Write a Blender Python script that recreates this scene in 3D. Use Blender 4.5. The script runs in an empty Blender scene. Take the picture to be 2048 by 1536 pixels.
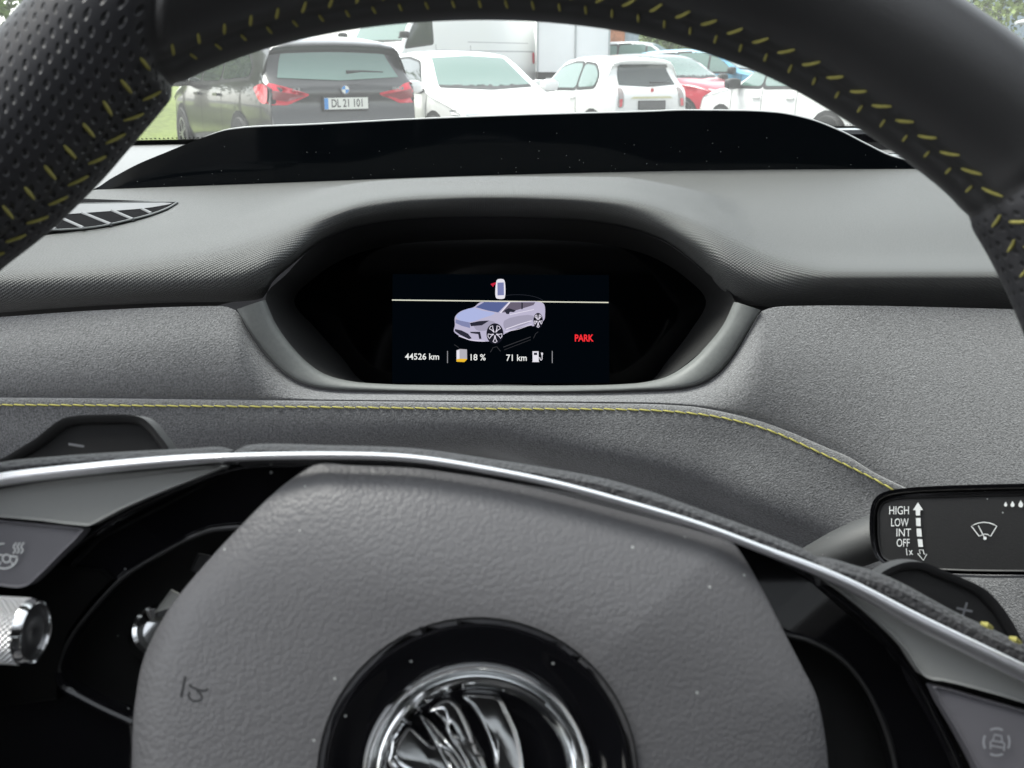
import bpy, bmesh, math, random
import numpy as np
from mathutils import Vector, Matrix
from mathutils.bvhtree import BVHTree
R = math.radians
random.seed(7); rng = np.random.default_rng(7)
S = bpy.context.scene
COL = S.collection

# ------------------------------------------------------------ camera
FPX = 1991.0
PITCH = R(17.8)
C = np.array([0.0, 0.0, 1.35])
cd = bpy.data.cameras.new('camera'); cam = bpy.data.objects.new('camera', cd); COL.objects.link(cam)
cd.sensor_width = 36.0; cd.lens = FPX/2048*36.0
cd.clip_start = 0.01; cd.clip_end = 2000
cam.location = C; cam.rotation_euler = (math.pi/2-PITCH, 0, 0)
cd.dof.use_dof = True; cd.dof.focus_distance = 0.56; cd.dof.aperture_fstop = 38
S.camera = cam
# ------------------------------------------------------------ world, sun, exposure
SUN_EL, SUN_AZ = R(63), R(-65)          # azimuth measured from +Y towards +X
w = bpy.data.worlds.new('World'); S.world = w; w.use_nodes = True
nt = w.node_tree
sky = nt.nodes.new('ShaderNodeTexSky'); sky.sky_type = 'NISHITA'; sky.sun_disc = False
sky.sun_elevation = SUN_EL; sky.sun_rotation = SUN_AZ
sky.air_density = 1.0; sky.dust_density = 1.5; sky.ozone_density = 1.0
hsv = nt.nodes.new('ShaderNodeHueSaturation'); hsv.inputs['Saturation'].default_value = 0.22
bg = nt.nodes['Background']; bg.inputs['Strength'].default_value = 0.13
nt.links.new(sky.outputs[0], hsv.inputs['Color']); nt.links.new(hsv.outputs[0], bg.inputs['Color'])
sd = bpy.data.lights.new('sun', 'SUN'); sd.energy = 1.5; sd.angle = R(35); sd.color = (1, .97, .92)
so = bpy.data.objects.new('sun', sd); COL.objects.link(so)
d = Vector((math.sin(SUN_AZ)*math.cos(SUN_EL), math.cos(SUN_AZ)*math.cos(SUN_EL), math.sin(SUN_EL)))
so.rotation_euler = d.to_track_quat('Z', 'Y').to_euler(); so.location = (0, 0, 30)
S.view_settings.view_transform = 'Standard'; S.view_settings.look = 'None'
EXPO = 1.85
S.view_settings.exposure = EXPO; S.view_settings.gamma = 1
S.render.engine = 'CYCLES'
S.cycles.use_denoising = True
try: S.cycles.denoiser = 'OPENIMAGEDENOISE'
except Exception: pass
S.cycles.max_bounces = 8; S.cycles.transparent_max_bounces = 12
S.cycles.sample_clamp_indirect = 6

# ------------------------------------------------------------ pixel rays
FW = np.array([0, math.cos(PITCH), -math.sin(PITCH)]); UP = np.array([0, math.sin(PITCH), math.cos(PITCH)])
def ray(px, py):
    return FW + UP*(-(py-768)/FPX) + np.array([(px-1024)/FPX, 0, 0])
def at(px, py, Y):
    r = ray(px, py); return C + r*(Y/r[1])
def onplane(px, py, P, n):
    r = ray(px, py); return C + r*(np.dot(P-C, n)/np.dot(r, n))
def onmesh(bvh, px, py, off=0.0):
    r = Vector(ray(px, py)).normalized()
    h = bvh.ray_cast(Vector(C), r)
    if h[0] is None: return None
    return np.array(h[0] - r*off)

# ------------------------------------------------------------ materials
MATS = {}
def M(name, base=(.5,.5,.5), rough=.5, metal=0, spec=.5, coat=0, emit=None, es=0, bump=None, dust=0, var=None, sheen=0, coord='Object', trans=0, ior=1.5, coat_rough=.03, rvar=0):
    if name in MATS: return MATS[name]
    m = bpy.data.materials.new(name); m.use_nodes = True; t = m.node_tree; N = t.nodes; Lk = t.links
    p = N['Principled BSDF']
    p.inputs['Base Color'].default_value = (*base, 1); p.inputs['Roughness'].default_value = rough
    p.inputs['Metallic'].default_value = metal; p.inputs['Specular IOR Level'].default_value = spec
    p.inputs['Coat Weight'].default_value = coat; p.inputs['Coat Roughness'].default_value = coat_rough
    p.inputs['Sheen Weight'].default_value = sheen; p.inputs['IOR'].default_value = ior
    if emit: p.inputs['Emission Color'].default_value = (*emit, 1); p.inputs['Emission Strength'].default_value = es
    tc = N.new('ShaderNodeTexCoord'); co = tc.outputs[coord]
    def math_(op, a, b=None, c=None):
        n = N.new('ShaderNodeMath'); n.operation = op
        for i, v in enumerate((a, b, c)):
            if v is None: continue
            if isinstance(v, (int, float)): n.inputs[i].default_value = v
            else: Lk.new(v, n.inputs[i])
        return n.outputs[0]
    col = None
    if var:                                    # (scale, amount, detail)
        nz = N.new('ShaderNodeTexNoise'); nz.inputs['Scale'].default_value = var[0]; nz.inputs['Detail'].default_value = var[2]
        Lk.new(co, nz.inputs['Vector'])
        cr = N.new('ShaderNodeMapRange'); cr.inputs[1].default_value = .3; cr.inputs[2].default_value = .7
        cr.inputs[3].default_value = 1-var[1]; cr.inputs[4].default_value = 1+var[1]
        Lk.new(nz.outputs[0], cr.inputs[0])
        mx = N.new('ShaderNodeVectorMath'); mx.operation = 'SCALE'; mx.inputs[0].default_value = base
        Lk.new(cr.outputs[0], mx.inputs['Scale']); col = mx.outputs[0]
    if rvar:
        nz = N.new('ShaderNodeTexNoise'); nz.inputs['Scale'].default_value = 60; nz.inputs['Detail'].default_value = 5
        Lk.new(co, nz.inputs['Vector'])
        Lk.new(math_('ADD', rough-rvar*.5, math_('MULTIPLY', nz.outputs[0], rvar)), p.inputs['Roughness'])
    h = None; dist = .001
    if bump:
        k = bump[0]
        if k == 'noise':
            nz = N.new('ShaderNodeTexNoise'); nz.inputs['Scale'].default_value = bump[1]; nz.inputs['Detail'].default_value = 3
            Lk.new(co, nz.inputs['Vector']); h = nz.outputs[0]
        elif k == 'grain':
            v = N.new('ShaderNodeTexVoronoi'); v.feature = 'DISTANCE_TO_EDGE'; v.inputs['Scale'].default_value = bump[1]
            dn = N.new('ShaderNodeTexNoise'); dn.inputs['Scale'].default_value = bump[1]*.7
            Lk.new(co, dn.inputs['Vector'])
            ad = N.new('ShaderNodeVectorMath'); ad.operation = 'MULTIPLY_ADD'
            Lk.new(dn.outputs['Color'], ad.inputs[0]); ad.inputs[1].default_value = (.45/bump[1],)*3; Lk.new(co, ad.inputs[2])
            Lk.new(ad.outputs[0], v.inputs['Vector'])
            n2 = N.new('ShaderNodeTexNoise'); n2.inputs['Scale'].default_value = bump[1]*.45; Lk.new(co, n2.inputs['Vector'])
            v.feature = 'SMOOTH_F1'; v.inputs['Smoothness'].default_value = .35
            h = math_('SUBTRACT', math_('MULTIPLY', n2.outputs[0], .35), v.outputs['Distance'])
        elif k == 'weave':
            sp = N.new('ShaderNodeSeparateXYZ'); Lk.new(co, sp.inputs[0])
            f = 2*math.pi/bump[1]
            a = math_('SINE', math_('MULTIPLY', math_('ADD', sp.outputs[0], math_('MULTIPLY', sp.outputs[1], 1.25)), f*.62))
            b = math_('SINE', math_('MULTIPLY', math_('SUBTRACT', sp.outputs[0], math_('MULTIPLY', sp.outputs[1], 1.25)), f*.62))
            h = math_('MULTIPLY', math_('ADD', a, 1.0), math_('ADD', b, 1.0))
        elif k == 'perf':
            sp = N.new('ShaderNodeSeparateXYZ'); Lk.new(co, sp.inputs[0])
            fx = math_('SUBTRACT', math_('FRACT', math_('DIVIDE', sp.outputs[0], bump[1])), .5)
            fy = math_('SUBTRACT', math_('FRACT', math_('DIVIDE', sp.outputs[1], bump[1])), .5)
            r = math_('SQRT', math_('ADD', math_('MULTIPLY', fx, fx), math_('MULTIPLY', fy, fy)))
            mr = N.new('ShaderNodeMapRange'); mr.interpolation_type = 'SMOOTHSTEP'
            mr.inputs[1].default_value = .10; mr.inputs[2].default_value = .32; mr.inputs[3].default_value = 0; mr.inputs[4].default_value = 1
            Lk.new(r, mr.inputs[0]); h = mr.outputs[0]
            mr2 = N.new('ShaderNodeMapRange'); mr2.inputs[1].default_value = .1; mr2.inputs[2].default_value = .22
            mr2.inputs[3].default_value = .15; mr2.inputs[4].default_value = 1; Lk.new(r, mr2.inputs[0])
            mx = N.new('ShaderNodeVectorMath'); mx.operation = 'SCALE'; mx.inputs[0].default_value = base
            Lk.new(mr2.outputs[0], mx.inputs['Scale']); col = mx.outputs[0]
        elif k == 'knurl':
            sp = N.new('ShaderNodeSeparateXYZ'); Lk.new(co, sp.inputs[0])
            f = math.pi*2/bump[1]
            h = math_('MULTIPLY', math_('SINE', math_('MULTIPLY', sp.outputs[0], f)), math_('SINE', math_('MULTIPLY', sp.outputs[1], f)))
        elif k == 'ribs':
            sp = N.new('ShaderNodeSeparateXYZ'); Lk.new(co, sp.inputs[0])
            h = math_('SINE', math_('MULTIPLY', sp.outputs[0], bump[1]))
        bp = N.new('ShaderNodeBump'); bp.inputs['Strength'].default_value = bump[2]; bp.inputs['Distance'].default_value = bump[3]
        Lk.new(h, bp.inputs['Height']); Lk.new(bp.outputs[0], p.inputs['Normal'])
        if k == 'grain' or k == 'weave': Lk.new(bp.outputs[0], p.inputs['Coat Normal'])
    if dust:                                    # tiny pale specks of dust lying on the surface
        v = N.new('ShaderNodeTexVoronoi'); v.inputs['Scale'].default_value = 260; v.inputs['Randomness'].default_value = 1
        Lk.new(tc.outputs['Object'], v.inputs['Vector'])
        wn = N.new('ShaderNodeSeparateColor'); Lk.new(v.outputs['Color'], wn.inputs[0])
        pick = math_('GREATER_THAN', wn.outputs[0], 1-.5*dust)
        rad = math_('MULTIPLY', wn.outputs[1], .085)
        spot = math_('MULTIPLY', pick, math_('LESS_THAN', v.outputs['Distance'], rad))
        v2 = N.new('ShaderNodeTexVoronoi'); v2.inputs['Scale'].default_value = 70
        Lk.new(tc.outputs['Object'], v2.inputs['Vector'])
        w2 = N.new('ShaderNodeSeparateColor'); Lk.new(v2.outputs['Color'], w2.inputs[0])
        spot2 = math_('MULTIPLY', math_('GREATER_THAN', w2.outputs[0], 1-.35*dust), math_('LESS_THAN', v2.outputs['Distance'], math_('MULTIPLY', w2.outputs[2], .045)))
        sp_ = math_('MAXIMUM', spot, spot2)
        sp_ = math_('MULTIPLY', sp_, .7)
        mc = N.new('ShaderNodeMix'); mc.data_type = 'RGBA'; Lk.new(sp_, mc.inputs['Factor'])
        if col is not None: Lk.new(col, mc.inputs[6])
        else: mc.inputs[6].default_value = (*base, 1)
        mc.inputs[7].default_value = (.5, .52, .5, 1)
        col = mc.outputs[2]
    if col is not None: Lk.new(col, p.inputs['Base Color'])
    if trans:
        p.inputs['Transmission Weight'].default_value = trans
    MATS[name] = m
    return m

skin = M('dash_skin', (.090,.092,.090), .5, spec=.5, bump=('weave', .0013, .65, .00035), coord='UV', var=(900, .28, 2))
suede = M('suede', (.145,.146,.150), .95, spec=.15, sheen=.5, bump=('noise', 1200, 1.0, .0006), var=(950, .32, 2), coord='Object')
suede_low = suede
frame_m = M('frame_plastic', (.135,.142,.138), .55, bump=('noise', 2500, .25, .0002), var=(500, .06, 2), dust=.3)
black_matte = M('black_matte', (.012,.012,.012), .6, bump=('noise', 2500, .2, .0002), dust=.4)
shroud_m = M('shroud_black', (.010,.010,.010), .7, bump=('noise', 1500, .4, .0003), dust=.3)
piano = M('piano_black', (.004,.004,.005), .04, spec=.6, coat=.3, dust=1.0)
hud_m = M('hud_black', (.003,.004,.005), .05, spec=.14, dust=.6)
glass_scr = M('screen_glass', (.0005,.0007,.001), .06, spec=.2)
leather = M('smooth_leather', (.024,.024,.025), .40, spec=.8, bump=('noise', 900, .12, .0003), var=(30, .1, 3))
leather_p = M('perforated_leather', (.030,.030,.033), .42, spec=.5, bump=('perf', .0026, .7, .0009), coord='UV')
leather_b = M('grain_leather_strip', (.05,.05,.052), .6, bump=('grain', 900, .8, .0006))
airbag_m = M('airbag_skin', (.122,.121,.125), .42, spec=.6, bump=('grain', 1000, .17, .0006), var=(18, .05, 3), dust=.35)
chrome = M('satin_chrome', (.95,.95,.97), .36, metal=1, bump=('noise', 300, .04, .0003), dust=.15)
chrome_e = M('bright_chrome', (.95,.96,.96), .09, metal=1)
chrome_k = M('knurled_chrome', (.95,.95,.95), .45, metal=1, bump=('knurl', .0011, 1, .0005), coord='UV')
plate_m = M('button_plate', (.27,.275,.265), .38, spec=.5, dust=.3, bump=('noise', 1500, .1, .0002))
button_m = M('button_face', (.14,.137,.15), .42, spec=.45, dust=.25, bump=('noise', 1500, .1, .0002))
paddle_m = M('paddle_plastic', (.045,.045,.046), .36, dust=.4, bump=('noise', 2000, .15, .0002))
stalk_m = M('stalk_plastic', (.045,.046,.045), .5, dust=.8, bump=('noise', 2600, .35, .0003))
stalkface_m = M('stalk_face', (.018,.018,.018), .38, dust=.9, bump=('noise', 1800, .2, .0002))
thread = M('yellow_thread', (.38,.35,.09), .7, bump=('noise', 3000, .5, .0003))
print_m = M('white_print', (.75,.77,.76), .5)
print_g = M('grey_print', (.30,.31,.33), .5)
vent_m = M('vent_plastic', (.10,.10,.105), .45)
vent_shade = M('vent_shade', (.008,.008,.009), 1.0, spec=.03)
shelf_m = M('shelf_plastic', (.16,.16,.16), .42, spec=.6, bump=('noise', 1500, .2, .0002))
lining_m = M('roof_lining', (.05,.05,.052), .9, bump=('noise', 600, .5, .0005))
pillar_m = M('pillar_trim', (.16,.17,.165), .8, bump=('noise', 600, .5, .0005))
seat_m = M('seat_fabric', (.035,.035,.038), .8, bump=('noise', 500, .5, .0006))

# ------------------------------------------------------------ object helpers
def tag(o, label=None, cat=None, group=None, kind=None):
    if label: o['label'] = label
    if cat: o['category'] = cat
    if group: o['group'] = group
    if kind: o['kind'] = kind
    return o
def root(name, loc, label, cat, group=None, rz=0):
    o = bpy.data.objects.new(name, None); COL.objects.link(o); o.location = loc; o.rotation_euler = (0, 0, rz)
    o.empty_display_size = .1
    return tag(o, label, cat, group)
def world_loc(o):
    v = Vector((0, 0, 0))
    while o is not None: v = v + o.location; o = o.parent
    return v
def mk(name, V, F, mat, parent=None, smooth=True, angle=40, uv=None, local=False, label=None):
    V = np.asarray(V, float)
    if parent is not None and not local:
        V = V - np.array(world_loc(parent))
    me = bpy.data.meshes.new(name); me.from_pydata(V.tolist(), [], [list(f) for f in F]); me.update()
    if uv is not None:
        ul = me.uv_layers.new(name='UVMap')
        for l in me.loops: ul.data[l.index].uv = uv[l.vertex_index]
    if smooth:
        me.polygons.foreach_set('use_smooth', [True]*len(me.polygons))
        if angle < 180: me.set_sharp_from_angle(angle=R(angle))
    if isinstance(mat, (list, tuple)):
        for m_ in mat: me.materials.append(m_)
    else: me.materials.append(mat)
    o = bpy.data.objects.new(name, me); COL.objects.link(o)
    if parent is not None: o.parent = parent
    if label: o['label'] = label
    return o
def bvh_of(V, F): return BVHTree.FromPolygons([tuple(v) for v in V], [tuple(f) for f in F])
class MB:
    def __init__(s): s.V = []; s.F = []
    def add(s, V, F):
        b = len(s.V); s.V += [tuple(v) for v in V]; s.F += [tuple(b+i for i in f) for f in F]
    def make(s, name, mat, parent=None, **k): return mk(name, s.V, s.F, mat, parent, **k)

def pchip(xs, ys, q):
    xs = np.asarray(xs, float); ys = np.asarray(ys, float); q = np.clip(q, xs[0], xs[-1])
    h = np.diff(xs); dl = np.diff(ys)/h; m = np.zeros_like(ys); m[0] = dl[0]; m[-1] = dl[-1]
    for i in range(1, len(xs)-1):
        if dl[i-1]*dl[i] > 0:
            w1 = 2*h[i]+h[i-1]; w2 = h[i]+2*h[i-1]; m[i] = (w1+w2)/(w1/dl[i-1]+w2/dl[i])
    i = np.clip(np.searchsorted(xs, q, 'right')-1, 0, len(h)-1)
    t = (q-xs[i])/h[i]
    return ys[i]*(2*t**3-3*t**2+1)+h[i]*m[i]*(t**3-2*t**2+t)+ys[i+1]*(-2*t**3+3*t**2)+h[i]*m[i+1]*(t**3-t**2)
def catmull(P, n, closed=False):
    P = [np.asarray(p, float) for p in P]; N = len(P); out = []
    for i in range(N if closed else N-1):
        if closed: a, b, c, d_ = P[(i-1) % N], P[i], P[(i+1) % N], P[(i+2) % N]
        else:
            b, c = P[i], P[i+1]
            a = P[i-1] if i > 0 else 2*b-c
            d_ = P[i+2] if i+2 < N else 2*c-b
        t0 = 0; t1 = t0+max(1e-6, np.linalg.norm(b-a)**.5); t2 = t1+max(1e-6, np.linalg.norm(c-b)**.5); t3 = t2+max(1e-6, np.linalg.norm(d_-c)**.5)
        for k in range(n):
            t = t1+(t2-t1)*k/n
            A1 = a*(t1-t)/(t1-t0)+b*(t-t0)/(t1-t0); A2 = b*(t2-t)/(t2-t1)+c*(t-t1)/(t2-t1); A3 = c*(t3-t)/(t3-t2)+d_*(t-t2)/(t3-t2)
            B1 = A1*(t2-t)/(t2-t0)+A2*(t-t0)/(t2-t0); B2 = A2*(t3-t)/(t3-t1)+A3*(t-t1)/(t3-t1)
            out.append(B1*(t2-t)/(t2-t1)+B2*(t-t1)/(t2-t1))
    if not closed: out.append(P[-1])
    return out
def grid_faces(nr, nc, closed=False):
    F = []
    for i in range(nr-1):
        for j in range(nc if closed else nc-1):
            k = (j+1) % nc
            F.append((i*nc+j, i*nc+k, (i+1)*nc+k, (i+1)*nc+j))
    return F
def loft_rows(rows, cols, nsub=5, flip=False):
    """rows: polylines of (px,py,Y), x-monotone; returns V,F,uv"""
    G = []
    for r in rows:
        r = np.array(r, float)
        py = pchip(r[:, 0], r[:, 1], cols); Y = pchip(r[:, 0], r[:, 2], cols)
        G.append([at(x, y, yy) for x, y, yy in zip(cols, py, Y)])
    nc = len(cols); V = []; colp = []
    for j in range(nc):
        colp.append(catmull([G[i][j] for i in range(len(rows))], nsub))
    nr = len(colp[0])
    for i in range(nr):
        for j in range(nc): V.append(colp[j][i])
    V = np.array(V); A = V.reshape(nr, nc, 3)
    uv = np.zeros((nr, nc, 2))
    uv[:, :, 0] = A[:, :, 0]
    seg = np.linalg.norm(np.diff(A, axis=0), axis=2)
    uv[1:, :, 1] = np.cumsum(seg, axis=0)
    F = grid_faces(nr, nc)
    if flip: F = [f[::-1] for f in F]
    return V, F, uv.reshape(-1, 2).tolist()
def frames(P, closed=False):
    P = np.array(P); T = np.gradient(P, axis=0)
    if closed:
        T = np.roll(P, -1, 0)-np.roll(P, 1, 0)
    T /= np.linalg.norm(T, axis=1)[:, None]+1e-12
    return P, T
def tube(P, r, n=8, up=(0, 0, 1), closed=False, rx=None, cap=True):
    P, T = frames(P, closed); up = np.array(up, float); V = []
    rr = np.broadcast_to(np.asarray(r, float), (len(P),)); rb = rr if rx is None else np.broadcast_to(np.asarray(rx, float), (len(P),))
    for p, t, a, b in zip(P, T, rr, rb):
        s = np.cross(t, up); s /= np.linalg.norm(s)+1e-9; u = np.cross(s, t)
        for k in range(n):
            th = 2*math.pi*k/n; V.append(p+s*math.cos(th)*b+u*math.sin(th)*a)
    F = []
    m = len(P)
    for i in range(m if closed else m-1):
        i2 = (i+1) % m
        for k in range(n):
            k2 = (k+1) % n; F.append((i*n+k, i*n+k2, i2*n+k2, i2*n+k))
    if cap and not closed:
        F.append(tuple(range(n))[::-1]); F.append(tuple((m-1)*n+k for k in range(n)))
    return V, F
def box(c, s):
    x, y, z = c; a, b, e = [q/2 for q in s]
    V = [(x+i*a, y+j*b, z+k*e) for i in (-1, 1) for j in (-1, 1) for k in (-1, 1)]
    return V, [(0, 1, 3, 2), (4, 6, 7, 5), (0, 4, 5, 1), (2, 3, 7, 6), (0, 2, 6, 4), (1, 5, 7, 3)]

# text -> 2D mesh
def text_mesh(s, bold=0):
    cu = bpy.data.curves.new('t', 'FONT'); cu.body = s; cu.size = 1; cu.offset = bold; cu.resolution_u = 3
    o = bpy.data.objects.new('t', cu); COL.objects.link(o)
    bpy.context.view_layer.update()
    me = bpy.data.meshes.new_from_object(o.evaluated_get(bpy.context.evaluated_depsgraph_get()))
    V = [tuple(v.co[:2]) for v in me.vertices]; F = [tuple(p.vertices) for p in me.polygons]
    bpy.data.objects.remove(o); bpy.data.curves.remove(cu); bpy.data.meshes.remove(me)
    return np.array(V), F
CAP = 0.63

# ------------------------------------------------------------ wheel plane
def cam_pt(px, py, D): return C + ray(px, py)*D
HUB = cam_pt(955, 1555, .192); TOP = cam_pt(1000, 33, .203)
vv = TOP-HUB; vv[0] = 0; vv /= np.linalg.norm(vv)
nn = np.cross(np.array([1., 0, 0]), vv); nn /= np.linalg.norm(nn)
if np.dot(nn, C-HUB) < 0: nn = -nn
uu = np.array([1., 0, 0])
def W(px, py, h=0.0): return onplane(px, py, HUB+nn*h, nn)

def cap_shape(outline, func, thick, nrm, bevel=.0006, nb=3, smooth_n=4, closed_sm=True, sharp=False):
    """outline: 2D pixel points -> raised plate with a rounded edge; func(px,py,h)->3D; thick: depth behind the face"""
    P2 = [np.array(p, float) for p in outline]
    if not sharp: P2 = catmull(P2, smooth_n, True)
    P = np.array([func(p[0], p[1], 0) for p in P2])
    n = len(P); nrm = np.array(nrm)
    # inward directions
    T = np.roll(P, -1, 0)-np.roll(P, 1, 0); T /= np.linalg.norm(T, axis=1)[:, None]+1e-12
    I = np.cross(nrm, T); cen = P.mean(0)
    area = sum(np.dot(np.cross(P[i]-cen, P[(i+1) % n]-cen), nrm) for i in range(n))
    if area < 0: I = -I
    V = []; rings = []
    for _ in range(3):
        I = I+np.roll(I, 1, 0)+np.roll(I, -1, 0); I /= np.linalg.norm(I, axis=1)[:, None]+1e-12
    per = np.concatenate([[0], np.cumsum(np.linalg.norm(np.roll(P, -1, 0)-P, axis=1))]); tot = per[-1]
    lim = np.full(n, 1e9)
    for i in range(n):
        ad = np.abs(per[:-1]-per[i]); ad = np.minimum(ad, tot-ad); dd = np.linalg.norm(P-P[i], axis=1); ok = ad > bevel*3
        if ok.any(): lim[i] = .30*dd[ok].min()
    def ring(ins, dz):
        b = len(V); V.extend(P+I*np.minimum(ins, lim)[:, None]-nrm*dz); rings.append(b)
    for k in range(nb+1):
        a = math.pi/2*(1-k/nb); ring(bevel*(1-math.cos(a)*1.0) if False else bevel*math.sin(a), bevel*(1-math.cos(a)))
    # first ring is innermost (face), last is at the outer edge
    ring(0, thick)
    F = []
    for a, b in zip(rings[:-1], rings[1:]):
        for i in range(n):
            j = (i+1) % n; F.append((a+i, b+i, b+j, a+j))
    F.append(tuple(range(rings[0], rings[0]+n))); F.append(tuple(range(rings[-1], rings[-1]+n))[::-1])
    if area < 0: F = [f[::-1] for f in F]
    return V, F
def wshape(name, outline, h, thick, mat, parent, **k):
    V, F = cap_shape(outline, lambda x, y, _: W(x, y, h), thick, nn, **k)
    # triangulate caps robustly through bmesh
    o = mk(name, V, F, mat, parent, angle=50)
    bm = bmesh.new(); bm.from_mesh(o.data)
    bmesh.ops.triangulate(bm, faces=[f for f in bm.faces if len(f.verts) > 4], ngon_method='EAR_CLIP')
    bmesh.ops.recalc_face_normals(bm, faces=bm.faces)
    bm.to_mesh(o.data); bm.free()
    return o
def flat_poly(name, outlines, func, mat, parent, sharp=True, thick=None, nrm=None):
    mb = MB()
    for ol in outlines:
        P2 = ol if sharp else catmull(ol, 4, True)
        b = [func(p[0], p[1]) for p in P2]
        mb.add(b, [tuple(range(len(b)))])
    o = mb.make(name, mat, parent, smooth=False)
    bm = bmesh.new(); bm.from_mesh(o.data)
    bmesh.ops.triangulate(bm, faces=bm.faces[:], ngon_method='EAR_CLIP'); bm.to_mesh(o.data); bm.free()
    return o
def stroke(P, w_, closed=False):
    """2D polyline to a ribbon of quads"""
    P = np.array(P, float); n = len(P)
    T = (np.roll(P, -1, 0)-np.roll(P, 1, 0)) if closed else np.gradient(P, axis=0)
    T /= np.linalg.norm(T, axis=1)[:, None]+1e-9; Nn = np.stack([-T[:, 1], T[:, 0]], 1)*w_/2
    V = list(P+Nn)+list(P-Nn); F = []
    for i in range(n if closed else n-1):
        j = (i+1) % n; F.append((i, j, n+j, n+i))
    return V, F
def marks(name, items, func, mat, parent):
    """items: ('t',text,px,py,capheight,bold,rot) | ('s',pts,width,closed) | ('p',pts)"""
    mb = MB()
    for it in items:
        if it[0] == 't':
            V, F = text_mesh(it[1], it[5]); s = it[4]/CAP; a = it[6] if len(it) > 6 else 0
            sx = it[7] if len(it) > 7 else 1
            mb.add([func(it[2]+s*(x*sx*math.cos(a)+y*math.sin(a)), it[3]-s*(y*math.cos(a)-x*sx*math.sin(a))) for x, y in V], F)
        elif it[0] == 's':
            V, F = stroke(it[1], it[2], it[3]); mb.add([func(*v) for v in V], F)
        else: mb.add([func(*p) for p in it[1]], [tuple(range(len(it[1])))])
    o = mb.make(name, mat, parent, smooth=False)
    bm = bmesh.new(); bm.from_mesh(o.data)
    bmesh.ops.triangulate(bm, faces=[f for f in bm.faces if len(f.verts) > 4], ngon_method='EAR_CLIP'); bm.to_mesh(o.data); bm.free()
    return o
def arc2(cx, cy, rx, ry, a0, a1, n=14): return [(cx+rx*math.cos(R(a0+(a1-a0)*i/n)), cy-ry*math.sin(R(a0+(a1-a0)*i/n))) for i in range(n+1)]

# ============================================================ GROUND AND SETTING
def gz(x, y):
    t = min(.45, max(0, y-23)*.08)
    t += .08*max(0, min(1, -x-.6))*max(0, min(1, (y-8)/2))*max(0, min(1, (17-y)/2))
    return t
def ground():
    xs = np.concatenate([np.linspace(-300, -30, 10), np.linspace(-28, 28, 57), np.linspace(30, 300, 10)])
    ys = np.concatenate([np.linspace(-60, 0, 8), np.linspace(1, 60, 60), np.linspace(70, 600, 12)])
    V = [(x, y, gz(x, y)) for y in ys for x in xs]
    m = M('asphalt', (.085,.085,.085), .9, bump=('noise', 60, .5, .01), var=(14, .25, 6))
    o = mk('ground', V, grid_faces(len(ys), len(xs)), m); tag(o, 'grey asphalt of the car park', None, None, 'structure')
    V = []; F = []
    xs = np.linspace(-40, -5.6, 30); ys = np.linspace(15.5, 45, 30)
    V = [(x, y, gz(x, y)+.03) for y in ys for x in xs]
    g = M('lawn', (.15,.19,.045), .95, bump=('noise', 25, .6, .03), var=(6, .35, 6))
    o = mk('grass_verge', V, grid_faces(30, 30), g); tag(o, 'sunlit yellow green lawn left of the black SUV', None, None, 'structure')
ground()

# ============================================================ PARKED CARS
def ring_half(zt, zs, zb, w, tum, crown):
    zA = min(zb, zt-.035); zB = max(zt-crown, zA+.01)
    zsid = zs+(zA-zs)*np.array([.0, .12, .35, .6, .85, 1.0])
    wf = [.90, .965, .995, 1.0, .99, .975]
    pts = [(0, zs-.02), (w*.8, zs-.01)]+[(w*f, z) for f, z in zip(wf, zsid)]
    wB = w*.975-(zB-zA)*tum
    for q in (.2, .4, .6, .8): pts.append((w*.975+(wB-w*.975)*q+.012*math.sin(math.pi*q), zA+(zB-zA)*q))
    pts.append((wB, zB)); pts.append((wB-.04, zB+(zt-zB)*.45)); pts.append((wB*.72, zt-(zt-zB)*.22)); pts.append((wB*.35, zt-(zt-zB)*.05)); pts.append((0, zt))
    return pts
def paint(name, col, **k): return M('paint_'+name, col, .28, spec=.5, coat=.9, **k)
tyre_m = M('tyre', (.02,.02,.02), .8); rim_m = M('alloy', (.42,.42,.44), .3, metal=.9)
archm = M('arch_dark', (.012,.012,.012), .8)
cglass = M('car_glass', (.10,.18,.15), .04, spec=.9, coat=.6)
cglass_d = M('car_glass_dark', (.03,.04,.038), .05, spec=.7, coat=.3)
tail_m = M('tail_lens', (.62,.025,.05), .12, coat=1)
head_m = M('head_lens', (.55,.57,.58), .08, coat=1, metal=.3)
trim_m = M('black_trim', (.02,.02,.02), .5)
seam_m = M('panel_gap', (.06,.06,.06), .8)
plate_w = M('plate_white', (.72,.72,.66), .4)

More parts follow.
